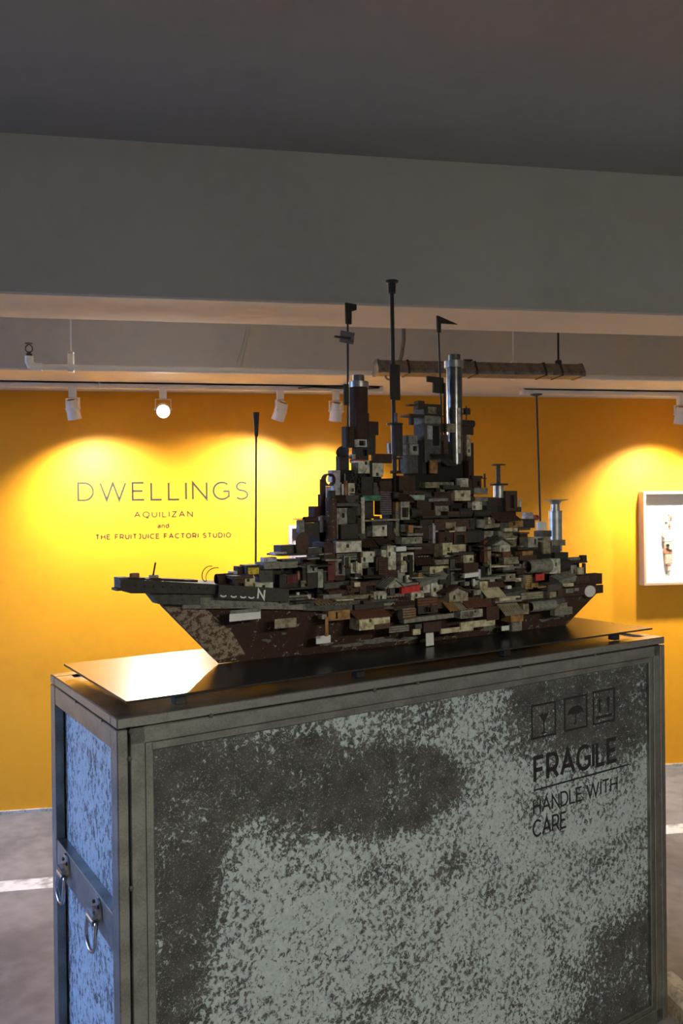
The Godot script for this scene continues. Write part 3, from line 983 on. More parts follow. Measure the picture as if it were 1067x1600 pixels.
func keel_at(t: float, side: float) -> Vector3:
	var x := lerpf(-0.563, 0.607, t)
	return Vector3(x, 0.0, side * knot(t, [[0.0, 0.0], [0.06, 0.004], [0.22, 0.03], [0.4, 0.047], [0.7, 0.06], [1.0, 0.06]]))

func hull_at(t: float, s: float, side: float) -> Vector3:
	return keel_at(t, side).lerp(deck_at(t, side), s)

func build_hull() -> void:
	var st := start()
	var n := 40
	for side in [-1.0, 1.0]:
		for k in n:
			for j in 4:
				var t0 := float(k) / n
				var t1 := float(k + 1) / n
				var s0 := j / 4.0
				var s1 := (j + 1) / 4.0
				quad(st, hull_at(t0, s0, side), hull_at(t1, s0, side), hull_at(t1, s1, side), hull_at(t0, s1, side), Vector3(0, -0.2, side))
	for k in n:
		var t0 := float(k) / n
		var t1 := float(k + 1) / n
		quad(st, deck_at(t0, -1), deck_at(t1, -1), deck_at(t1, 1), deck_at(t0, 1), Vector3.UP)
		quad(st, keel_at(t0, -1), keel_at(t1, -1), keel_at(t1, 1), keel_at(t0, 1), Vector3.DOWN)
	quad(st, keel_at(1, -1), keel_at(1, 1), deck_at(1, 1), deck_at(1, -1), Vector3.RIGHT)
	quad(st, keel_at(0, -1), keel_at(0, 1), deck_at(0, 1), deck_at(0, -1), Vector3.LEFT)
	put("hull", st, M.hull, ship, "rust brown steel hull with flaking paint")
	# pale rusted plates on the bow, both sides
	for side in [-1.0, 1.0]:
		st = start()
		var o := Vector3(0, -0.0006, side * 0.0022)
		var rim := [[0.0, 0.06], [0.07, 0.12], [0.075, 0.5], [0.06, 0.92], [0.0, 0.95]]
		var p := []
		for q in rim:
			p.append(hull_at(q[0], q[1], side))
		for k in range(1, rim.size() - 1):
			tri(st, p[0] + o, p[k] + o, p[k + 1] + o, Vector3(0, -0.2, side))
		for k in rim.size():
			var a: Vector3 = p[k]
			var b: Vector3 = p[(k + 1) % rim.size()]
			quad(st, a, b, b + o, a + o, (a + b) / 2.0 - p[2])
		put("bow_plate", st, M.bow, ship, "pale rust-pitted plate on the bow")
	# gunwale strakes
	for side in [-1.0, 1.0]:
		for run in [[0.03, 0.23, 0.0, "G"], [0.225, 0.42, -0.002, "G2"], [0.41, 0.66, -0.006, "R2"], [0.65, 0.86, -0.004, "D"], [0.85, 1.0, 0.0, "R"]]:
			st = start()
			var m := 10
			for k in m:
				var ta := lerpf(run[0], run[1], float(k) / m)
				var tb := lerpf(run[0], run[1], float(k + 1) / m)
				var q := []
				for tt in [ta, tb]:
					var d := deck_at(tt, side)
					for c in [[0.0, -0.012], [0.008, -0.012], [0.008, 0.014], [0.0, 0.014]]:
						q.append(d + Vector3(0, c[1] + run[2], side * c[0]))
				quad(st, q[1], q[5], q[6], q[2], Vector3(0, 0, side))
				quad(st, q[3], q[7], q[6], q[2], Vector3.UP)
				quad(st, q[0], q[4], q[5], q[1], Vector3.DOWN)
				quad(st, q[0], q[4], q[7], q[3], Vector3(0, 0, -side))
				if k == 0:
					quad(st, q[0], q[1], q[2], q[3], Vector3.LEFT)
				if k == m - 1:
					quad(st, q[4], q[5], q[6], q[7], Vector3.RIGHT)
			put("strake", st, M[run[3]], ship)
	# the long foredeck: planks stacked, reaching past the stem
	var rows := [[[-0.812, 0.024, 0.203, 0.222], [-0.79, 0.03, 0.190, 0.222], [-0.70, 0.05, 0.186, 0.213], [-0.56, 0.092, 0.178, 0.199], [-0.43, 0.122, 0.162, 0.184]], [[-0.742, 0.02, 0.160, 0.186], [-0.69, 0.035, 0.158, 0.186], [-0.56, 0.08, 0.15, 0.180], [-0.43, 0.112, 0.146, 0.168]]]
	var names := ["D", "G2"]
	for r in 2:
		st = start()
		var rw: Array = rows[r]
		for k in rw.size() - 1:
			var a: Array = rw[k]
			var b: Array = rw[k + 1]
			var x0: float = a[0]
			var x1: float = b[0]
			if r == 1 and k == 0:
				x0 += 0.0
			quad(st, Vector3(x0, a[3], -a[1]), Vector3(x1, b[3], -b[1]), Vector3(x1, b[3], b[1]), Vector3(x0, a[3], a[1]), Vector3.UP)
			quad(st, Vector3(x0 + (0.02 if r == 1 and k == 0 else 0.0), a[2], -a[1]), Vector3(x1, b[2], -b[1]), Vector3(x1, b[2], b[1]), Vector3(x0 + (0.02 if r == 1 and k == 0 else 0.0), a[2], a[1]), Vector3.DOWN)
			for side in [-1.0, 1.0]:
				quad(st, Vector3(x0 + (0.02 if r == 1 and k == 0 else 0.0), a[2], side * a[1]), Vector3(x1, b[2], side * b[1]), Vector3(x1, b[3], side * b[1]), Vector3(x0, a[3], side * a[1]), Vector3(0, 0, side))
			if k == 0:
				quad(st, Vector3(x0 + (0.02 if r == 1 else 0.0), a[2], -a[1]), Vector3(x0 + (0.02 if r == 1 else 0.0), a[2], a[1]), Vector3(x0, a[3], a[1]), Vector3(x0, a[3], -a[1]), Vector3.LEFT)
			if k == rw.size() - 2:
				quad(st, Vector3(x1, b[2], -b[1]), Vector3(x1, b[2], b[1]), Vector3(x1, b[3], b[1]), Vector3(x1, b[3], -b[1]), Vector3.RIGHT)
		put("foredeck_plank", st, M[names[r]], ship)

func piece_name(w: float, h: float, d: float) -> String:
	if h < 0.008 and w > 0.02:
		return "plank"
	if w < 0.012 and h > 0.015:
		return "post"
	if d < 0.012:
		return "panel"
	return "block"

# a little house: a box whose front has sunk doorways
func house(x0: float, y0: float, x1: float, y1: float, z: float, d: float, m: String, holes: Array, roof: String) -> void:
	var st := start()
	var xs := [x0, x1]
	var ys := [y0, y1]
	for h in holes:
		xs.append_array([h[0], h[2]])
		ys.append_array([h[1], h[3]])
	xs.sort()
	ys.sort()
	for i in xs.size() - 1:
		for j in ys.size() - 1:
			var cx: float = (xs[i] + xs[i + 1]) / 2.0
			var cy: float = (ys[j] + ys[j + 1]) / 2.0
			if xs[i + 1] - xs[i] < 1e-5 or ys[j + 1] - ys[j] < 1e-5:
				continue
			var open := false
			for h in holes:
				if cx > h[0] and cx < h[2] and cy > h[1] and cy < h[3]:
					open = true
			if not open:
				quad(st, Vector3(xs[i], ys[j], z), Vector3(xs[i + 1], ys[j], z), Vector3(xs[i + 1], ys[j + 1], z), Vector3(xs[i], ys[j + 1], z), Vector3.BACK)
	var r := minf(0.01, d * 0.6)
	for h in holes:
		quad(st, Vector3(h[0], h[1], z), Vector3(h[0], h[3], z), Vector3(h[0], h[3], z - r), Vector3(h[0], h[1], z - r), Vector3.RIGHT)
		quad(st, Vector3(h[2], h[1], z), Vector3(h[2], h[3], z), Vector3(h[2], h[3], z - r), Vector3(h[2], h[1], z - r), Vector3.LEFT)
		quad(st, Vector3(h[0], h[1], z), Vector3(h[2], h[1], z), Vector3(h[2], h[1], z - r), Vector3(h[0], h[1], z - r), Vector3.UP)
		quad(st, Vector3(h[0], h[3], z), Vector3(h[2], h[3], z), Vector3(h[2], h[3], z - r), Vector3(h[0], h[3], z - r), Vector3.DOWN)
	var b := z - d
	quad(st, Vector3(x0, y0, b), Vector3(x1, y0, b), Vector3(x1, y1, b), Vector3(x0, y1, b), Vector3.FORWARD)
	quad(st, Vector3(x0, y0, b), Vector3(x0, y0, z), Vector3(x0, y1, z), Vector3(x0, y1, b), Vector3.LEFT)
	quad(st, Vector3(x1, y0, b), Vector3(x1, y0, z), Vector3(x1, y1, z), Vector3(x1, y1, b), Vector3.RIGHT)
	quad(st, Vector3(x0, y1, b), Vector3(x1, y1, b), Vector3(x1, y1, z), Vector3(x0, y1, z), Vector3.UP)
	quad(st, Vector3(x0, y0, b), Vector3(x1, y0, b), Vector3(x1, y0, z), Vector3(x0, y0, z), Vector3.DOWN)
	var o := put("house", st, M[m], ship)
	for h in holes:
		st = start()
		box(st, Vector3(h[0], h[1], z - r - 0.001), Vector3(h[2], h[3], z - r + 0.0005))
		put("shaded_door" if h[3] - h[1] > (h[2] - h[0]) * 1.2 else "shaded_window", st, M.K, o)  # near-black board: the shade inside the opening put into its colour
	if roof == "f":
		st = start()
		box(st, Vector3(x0 - 0.004, y1 - 0.0005, b), Vector3(x1 + 0.004, y1 + 0.0025, z + 0.005))
		put("roof", st, M[["R", "G2", "D"][rng.randi() % 3]], o)

func corrugated(x0: float, y0: float, x1: float, y1: float, z: float, d: float, m: String) -> void:
	# a sheet with rounded ribs running down its slope
	var st := start()
	var n := maxi(8, int((x1 - x0) / 0.0018))
	var sl := Vector3(0, y1 - y0, -d)
	var up := Vector3(0, d, y1 - y0).normalized()
	var a := 0.0019
	var th := up * 0.0014
	for k in n:
		var xa := lerpf(x0, x1, float(k) / n)
		var xb := lerpf(x0, x1, float(k + 1) / n)
		var ha := up * a * sin(xa * TAU / 0.0098)
		var hb := up * a * sin(xb * TAU / 0.0098)
		var p0 := Vector3(xa, y0, z) + ha
		var p1 := Vector3(xb, y0, z) + hb
		quad(st, p0, p1, p1 + sl, p0 + sl, up)
		quad(st, p0 - th, p1 - th, p1 + sl - th, p0 + sl - th, -up)
		quad(st, p0 - th, p1 - th, p1, p0, Vector3.BACK)
		quad(st, p0 - th + sl, p1 - th + sl, p1 + sl, p0 + sl, Vector3.FORWARD)
	for x in [x0, x1]:
		var e := Vector3(x, y0, z) + up * a * sin(x * TAU / 0.0098)
		quad(st, e, e + sl, e + sl - th, e - th, Vector3(1 if x == x1 else -1, 0, 0))
	put("corrugated_roof", st, M[m], ship)

func build_ship() -> void:
	var at := CRATE_AT + Basis(Vector3.UP, CRATE_TURN) * Vector3(0.9, 1.2186, -0.265)
	ship = thing("model_ship", "model ship of rusted scrap crowded with tiny shanty houses, funnels and masts", "model ship", at, CRATE_TURN)
	build_hull()
	for p in PIECES:
		var st := start()
		match p[0]:
			"h":
				house(p[1], p[2], p[3], p[4], p[5], p[6], p[7], p[8], p[9])
			"b":
				var c := Vector3((p[1] + p[3]) / 2.0, (p[2] + p[4]) / 2.0, p[5] - p[6] / 2.0)
				var h := Vector3((p[3] - p[1]) / 2.0, (p[4] - p[2]) / 2.0, p[6] / 2.0)
				var small: bool = p[7] != "K"
				var b := Basis(Vector3.BACK, deg_to_rad(rng.randf_range(-0.8, 0.8))) * Basis(Vector3.UP, deg_to_rad(rng.randf_range(-2.5, 2.5))) if small else Basis()
				if absf(p[8]) > 0.1:
					b = b * Basis(Vector3.BACK, deg_to_rad(p[8] * 0.4)) * Basis(Vector3.RIGHT, deg_to_rad(absf(p[8])))
				box(st, -h, h, Transform3D(b, c))
				put("core_block" if p[7] == "K" else piece_name(2.0 * h.x, 2.0 * h.y, 2.0 * h.z), st, M[p[7]], ship)
			"c":
				var r: float = (p[3] - p[1]) / 2.0 * 0.92
				var y0: float = p[2]
				var y1: float = p[4]
				var e := minf(0.001, (y1 - y0) * 0.2)
				lathe(st, [[0.0, y0], [r, y0], [r, y1 - e], [r - e, y1], [r * 0.78, y1], [r * 0.76, y1 - e], [0.0, y1 - e * 1.5]], 28, Transform3D(Basis(), Vector3((p[1] + p[3]) / 2.0, 0, p[5])))
				put("funnel" if y1 - y0 > 0.06 else "drum", st, M[p[6]], ship)
			"p":
				var r: float = (p[4] - p[2]) / 2.0
				var ln: float = p[3] - p[1]
				var yc: float = (p[2] + p[4]) / 2.0
				var ax := Basis(Vector3.BACK, PI / 2) if p[7] < 0 else Basis(Vector3.BACK, -PI / 2)
				var x: float = p[3] if p[7] < 0 else p[1]
				lathe(st, [[0.0, 0.0], [r, 0.0], [r, ln - 0.001], [r * 0.98, ln], [r * 0.86, ln], [r * 0.85, ln - 0.001], [r * 0.85, ln * 0.25], [0.0, ln * 0.25]], 26, Transform3D(ax, Vector3(x, yc, p[5] - r)))
				put("open_pipe", st, M[p[6]], ship)
			"k":
				corrugated(p[1], p[2], p[3], p[4], p[5], p[6], p[7])
			"g":
				var xm: float = (p[1] + p[3]) / 2.0
				var th := 0.004
				var o := [Vector2(p[1], p[2]), Vector2(p[1] + th * 0.6, p[2] - th), Vector2(xm, p[4] - th * 1.4), Vector2(p[3] - th * 0.6, p[2] - th), Vector2(p[3], p[2]), Vector2(xm, p[4])]
				slab(st, o, p[5] - p[6], p[5] + 0.004)
				var rf := put("gable_roof", st, M[p[7]], ship)
				for k in 5:
					st = start()
					var zz: float = lerpf(p[5] - p[6], p[5] + 0.003, (k + 0.5) / 5.0)
					slab(st, [Vector2(p[1], p[2]), Vector2(xm, p[4]), Vector2(p[3], p[2]), Vector2(p[3], p[2] + 0.0012), Vector2(xm, p[4] + 0.0015), Vector2(p[1], p[2] + 0.0012)], zz - 0.0008, zz + 0.0008)
					put("batten", st, M[p[7]], rf)
				st = start()
				slab(st, [Vector2(p[1] + 0.006, p[2] - 0.002), Vector2(p[3] - 0.006, p[2] - 0.002), Vector2(xm, p[4] - th * 1.4)], p[5] - p[6] + 0.002, p[5] - 0.003)
				put("gable_wall", st, M.W2, rf)
			"s":
				box(st, Vector3(p[1], p[2], p[5] - p[6]), Vector3(p[3], p[4], p[5] - 0.003))
				var b := put("shutter_box", st, M[p[7]], ship)
				var n := maxi(2, int((p[4] - p[2]) / 0.0055))
				for k in n:
					st = start()
					var ya: float = lerpf(p[2], p[4], (k + 0.12) / n)
					var yb: float = lerpf(p[2], p[4], (k + 0.8) / n)
					quad(st, Vector3(p[1], ya, p[5]), Vector3(p[3], ya, p[5]), Vector3(p[3], yb, p[5] - 0.0025), Vector3(p[1], yb, p[5] - 0.0025), Vector3(0, 0.3, 1))
					box(st, Vector3(p[1], ya, p[5] - 0.003), Vector3(p[3], ya + 0.001, p[5]))
					put("slat", st, M[p[8]], b)
			"a":
				var o := arc((p[1] + p[3]) / 2.0, p[4] - (p[3] - p[1]) / 2.0, (p[3] - p[1]) / 2.0, (p[3] - p[1]) / 2.0, 0, 180, 14)
				if p[4] - p[2] < (p[3] - p[1]) * 2.0 and p[7] != "R2":
					o = arc((p[1] + p[3]) / 2.0, (p[2] + p[4]) / 2.0, (p[3] - p[1]) / 2.0, (p[4] - p[2]) / 2.0, 0, 342, 19)
				else:
					o.append(Vector2(p[1] + 0.002, p[2]))
					o.append(Vector2(p[3] - 0.002, p[2]))
				slab(st, o, p[5] - p[6], p[5])
				put("round_panel", st, M[p[7]], ship)
	build_rigging()

func pole(called: String, pts: Array, r: float, m: String) -> Node3D:
	var st := start()
	tube(st, pts, r, 10)
	return put(called, st, M[m], ship)

func build_rigging() -> void:
	var st: SurfaceTool
	# foremast with a bottle-shaped head
	var a := pole("mast", [Vector3(-0.4585, 0.18, 0), Vector3(-0.452, 0.57, 0)], 0.0026, "D")
	st = start()
	lathe(st, [[0.0026, 0.0], [0.0045, 0.003], [0.0078, 0.055], [0.0082, 0.062], [0.0, 0.062]], 14, Transform3D(Basis(), Vector3(-0.4515, 0.562, 0)))
	put("masthead", st, M.D, a)
	# mast beside the big funnel, with a notched flag
	a = pole("mast", [Vector3(-0.1746, 0.40, -0.003), Vector3(-0.1686, 0.90, -0.003)], 0.0028, "D")
	st = start()
	var f := func(x: float, y: float) -> Vector2: return Vector2(x, y)
	slab(st, [f.call(-0.1745, 0.880), f.call(-0.158, 0.880), f.call(-0.157, 0.915), f.call(-0.141, 0.921), f.call(-0.141, 0.936), f.call(-0.176, 0.937)], -0.006, 0.0)
	put("flag", st, M.D, a)
	# the tall mainmast with a cup
	a = pole("mast", [Vector3(-0.0155, 0.30, -0.003), Vector3(-0.0185, 0.995, -0.003)], 0.0058, "D")
	st = start()
	lathe(st, [[0.006, -0.034], [0.0105, -0.034], [0.011, -0.006], [0.018, -0.003], [0.0185, 0.001], [0.0, 0.0]], 18, Transform3D(Basis(), Vector3(-0.0185, 1.017, -0.003)))
	put("masthead", st, M.D, a)
	# thin mast with a pennant
	a = pole("mast", [Vector3(0.160, 0.56, -0.003), Vector3(0.149, 0.90, -0.003)], 0.0028, "D")
	st = start()
	slab(st, [f.call(0.1455, 0.892), f.call(0.1575, 0.892), f.call(0.158, 0.918), f.call(0.222, 0.9225), f.call(0.1445, 0.940)], -0.007, -0.001)
	put("pennant", st, M.D, a)
	# aft mast with a flat button
	a = pole("mast", [Vector3(0.559, 0.33, 0), Vector3(0.5474, 0.734, 0)], 0.0032, "D")
	st = start()
	lathe(st, [[0.0032, -0.006], [0.019, -0.001], [0.0195, 0.001], [0.0, 0.0015]], 16, Transform3D(Basis(), Vector3(0.5474, 0.735, 0)))
	put("masthead", st, M.D, a)
	# the aft funnel: straight drum, narrow neck, wide brim
	st = start()
	lathe(st, [[0.0, 0.24], [0.0215, 0.24], [0.0215, 0.366], [0.0225, 0.3665], [0.0225, 0.371], [0.0145, 0.3715], [0.0145, 0.392], [0.02, 0.4], [0.043, 0.406], [0.0435, 0.4075], [0.0, 0.407]], 30, Transform3D(Basis(), Vector3(0.628, -0.008, 0)))
	put("funnel", st, M.Z, ship, "zinc funnel with a wide brim")
	# steering ring on a post, small red ring
	for r in [[Vector3(-0.2568, 0.4543, 0.03), 0.0165, 0.0035, "R"], [Vector3(0.521, 0.3424, 0.015), 0.0085, 0.003, "RED2"]]:
		st = start()
		var ct: Vector3 = r[0]
		var rr: float = r[1]
		for k in 32:
			var a0 := TAU * k / 32.0
			var a1 := TAU * (k + 1) / 32.0
			for q in [[rr, 1.0], [rr - 0.0028, -1.0]]:
				var p0 := ct + Vector3(cos(a0), sin(a0), 0) * float(q[0])
				var p1 := ct + Vector3(cos(a1), sin(a1), 0) * float(q[0])
				var w := Vector3(0, 0, r[2] * 3.0)
				quad(st, p0 - w, p1 - w, p1 + w, p0 + w, Vector3(cos(a0), sin(a0), 0) * float(q[1]))
			for s in [-1.0, 1.0]:
				var w := Vector3(0, 0, s * r[2] * 3.0)
				quad(st, ct + Vector3(cos(a0), sin(a0), 0) * rr + w, ct + Vector3(cos(a1), sin(a1), 0) * rr + w, ct + Vector3(cos(a1), sin(a1), 0) * (rr - 0.0028) + w, ct + Vector3(cos(a0), sin(a0), 0) * (rr - 0.0028) + w, Vector3(0, 0, s))
		put("hoop", st, M[r[3]], ship)
	# dish
	st = start()
	lathe(st, [[0.0, 0.0], [0.01, 0.001], [0.018, 0.006], [0.0185, 0.008], [0.01, 0.004], [0.0, 0.003]], 20, Transform3D(Basis(Vector3.BACK, deg_to_rad(58)) * Basis(Vector3.RIGHT, deg_to_rad(35)), Vector3(-0.196, 0.527, 0.01)))
	put("dish", st, M.D, ship)
	# bow fittings: a leaning pin, and two curled wires
	st = start()
	tube(st, [Vector3(-0.7275, 0.222, 0), Vector3(-0.7205, 0.2565, 0)], 0.0022, 8)
	put("pin", st, M.R, ship)
	for w in [[0.0, 1.0], [0.004, 1.25]]:
		st = start()
		var p := []
		for k in 12:
			var an := deg_to_rad(lerpf(200.0, 75.0, k / 11.0))
			p.append(Vector3(-0.582 + w[0] * 3.0 + 0.0215 * float(w[1]) * cos(an), 0.218 - w[0] + 0.023 * sin(an), w[0] * 2.0))
		p.push_front(Vector3(-0.597, 0.204, 0))
		tube(st, p, 0.0011, 6)
		put("curled_wire", st, M.D, ship)
	# tangle of wires by the big funnel
	for k in 9:
		st = start()
		var p := []
		var x := -0.185 + 0.004 * k
		for j in 7:
			p.append(Vector3(x + 0.012 * sin(j * 0.9 + k), 0.49 - 0.012 * j + 0.004 * cos(k * 2.0 + j), 0.035 + 0.006 * sin(k * 1.7 + j * 0.6)))
		tube(st, p, 0.0007, 5)
		put("wire", st, M.G2, ship)
	# the name board with what is left of its letters
	var bt := Transform3D(Basis(Vector3.UP, deg_to_rad(-11.0)) * Basis(Vector3.BACK, deg_to_rad(-6.0)), Vector3(-0.605, 0.173, 0.092))
	st = start()
	box(st, Vector3(0, 0, 0), Vector3(0.172, 0.031, 0.007), bt)
	var nb := put("name_board", st, M.D, ship)
	var lt := bt * Transform3D(Basis(), Vector3(0, 0, 0.007))
	st = start()
	stroke(st, [Vector2(0.096, 0.004), Vector2(0.096, 0.025), Vector2(0.111, 0.004), Vector2(0.111, 0.025)], 0.0021, lt, 0.0006)
	put("name_letter", st, M.WH, nb, "broken white letter N")
	for cx in [0.012, 0.037, 0.06, 0.08]:
		st = start()
		stroke(st, arc(cx, 0.0095, 0.0075, 0.0055, 205, 335, 8), 0.0016, lt, 0.0006)
		put("letter_remnant", st, M.WH, nb)
	# flakes of pale paint left low on the hull
	for q in [[0.25, 0.2, 0.025, 0.05], [0.31, 0.13, 0.05, 0.05], [0.385, 0.17, 0.055, 0.07], [0.46, 0.14, 0.05, 0.06], [0.565, 0.2, 0.022, 0.05], [0.62, 0.25, 0.04, 0.1], [0.70, 0.2, 0.03, 0.09], [0.78, 0.22, 0.02, 0.07], [0.885, 0.26, 0.025, 0.09], [0.925, 0.3, 0.03, 0.07], [0.13, 0.33, 0.01, 0.03], [0.17, 0.45, 0.006, 0.03]]:
		st = start()
		var rim := []
		for k in 18:
			var an := TAU * k / 18.0
			var rr := rng.randf_range(0.45, 1.1)
			rim.append(hull_at(q[0] + q[2] * rr * cos(an), clampf(q[1] + q[3] * rr * sin(an), 0.02, 0.9), 1.0))
		var ct := hull_at(q[0], q[1], 1.0)
		var o := Vector3(0, -0.0004, 0.0014)
		for k in 18:
			tri(st, ct + o, rim[k] + o, rim[(k + 1) % 18] + o, Vector3(0, -0.2, 1))
			quad(st, rim[k], rim[(k + 1) % 18], rim[(k + 1) % 18] + o, rim[k] + o, rim[k] - ct)
		put("paint_flake", st, M.G, ship)
	# rivets and split edges on the foredeck
	for k in 9:
		st = start()
		var t := k / 8.0
		lathe(st, [[0.003, 0.0], [0.0026, 0.0012], [0.0, 0.0018]], 8, Transform3D(Basis(Vector3.UP, deg_to_rad(-14.0)) * Basis(Vector3.RIGHT, PI / 2), Vector3(lerpf(-0.78, -0.62, t), lerpf(0.207, 0.195, t), lerpf(0.0325, 0.0745, t))))
		put("rivet", st, M.R, ship)
	for q in [[-0.803, 0.2235, 0.012], [-0.775, 0.2215, 0.02], [-0.735, 0.218, 0.016], [-0.69, 0.214, 0.03], [-0.655, 0.21, 0.03], [-0.815, 0.2, 0.006]]:
		st = start()
		box(st, Vector3(-q[2], -0.003, -0.02), Vector3(q[2], 0.003, 0.02), Transform3D(Basis(Vector3.BACK, rng.randf_range(-0.12, 0.04)), Vector3(q[0], q[1], 0.005)))
		put("deck_splinter", st, M[["D", "G2", "R"][rng.randi() % 3]], ship)

# ------------------------------------------------------------------ framed cardboard figures on the wall
func build_artworks() -> void:
	var t := thing("framed_artwork", "pale wooden box frame holding a cardboard totem on white", "framed picture", Vector3(2.622, 1.112, WALL_Z))
	frame_box(t, 0.56, 0.563, 0.06, M.wood, M.mount)
	var y := 0.08
	var parts := [[0.018, 0.006, 0.03, "card2"], [0.026, 0.004, 0.012, "card3"], [0.05, 0.004, 0.06, "card"], [0.055, 0.0, 0.03, "card3"], [0.05, 0.0, 0.04, "card"], [0.062, 0.0, 0.075, "card2"], [0.062, 0.0, 0.05, "card2"], [0.05, 0.0, 0.05, "card"]]
	for p in parts:
		var st := start()
		cbox(st, Vector3(0.178 + p[1] - p[0] / 2.0, y, 0.012), Vector3(0.178 + p[1] + p[0] / 2.0, y + p[2], 0.034), 0.003)
		put("cardboard_piece", st, M[p[3]], t)
		y += p[2] + 0.001
	for q in [[0.163, 0.40, 0.018, 0.045, "card2"], [0.197, 0.405, 0.016, 0.02, "card3"], [0.183, 0.36, 0.012, 0.02, "card3"], [0.145, 0.31, 0.012, 0.05, "card2"], [0.186, 0.222, 0.018, 0.02, "card2"], [0.172, 0.436, 0.02, 0.03, "card2"]]:
		var st := start()
		cbox(st, Vector3(q[0] - q[2] / 2.0, q[1] - q[3] / 2.0, 0.028), Vector3(q[0] + q[2] / 2.0, q[1] + q[3] / 2.0, 0.042), 0.002)
		put("cardboard_piece", st, M[q[4]], t)
	var st := start()
	lathe(st, [[0.0, 0.0], [0.008, 0.0], [0.008, 0.012]], 12, Transform3D(Basis(Vector3.RIGHT, PI / 2), Vector3(0.169, 0.238, 0.032)))
	put("cardboard_eye", st, M.darkmetal, t)
	for x in [0.170, 0.180, 0.188]:
		st = start()
		tube(st, [Vector3(x, 0.082, 0.02), Vector3(x - 0.002, 0.05, 0.02)], 0.0012, 6)
		put("dangling_wire", st, M.darkmetal, t)
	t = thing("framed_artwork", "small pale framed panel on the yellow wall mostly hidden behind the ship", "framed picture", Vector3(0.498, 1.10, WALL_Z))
	frame_box(t, 0.3, 0.4, 0.045, M.shaded_lilac, M.shaded_lilac)

func frame_box(t: Node3D, w: float, h: float, d: float, side: Material, board: Material) -> void:
	var f := 0.016
	for r in [[0.0, 0.0, w, f], [0.0, h - f, w, h], [0.0, f, f, h - f], [w - f, f, w, h - f]]:
		var st := start()
		cbox(st, Vector3(r[0], r[1], 0), Vector3(r[2], r[3], d), 0.001)
		put("frame_side", st, side, t)
	var st := start()
	box(st, Vector3(f, f, 0.004), Vector3(w - f, h - f, 0.012))
	put("mount_board", st, board, t)

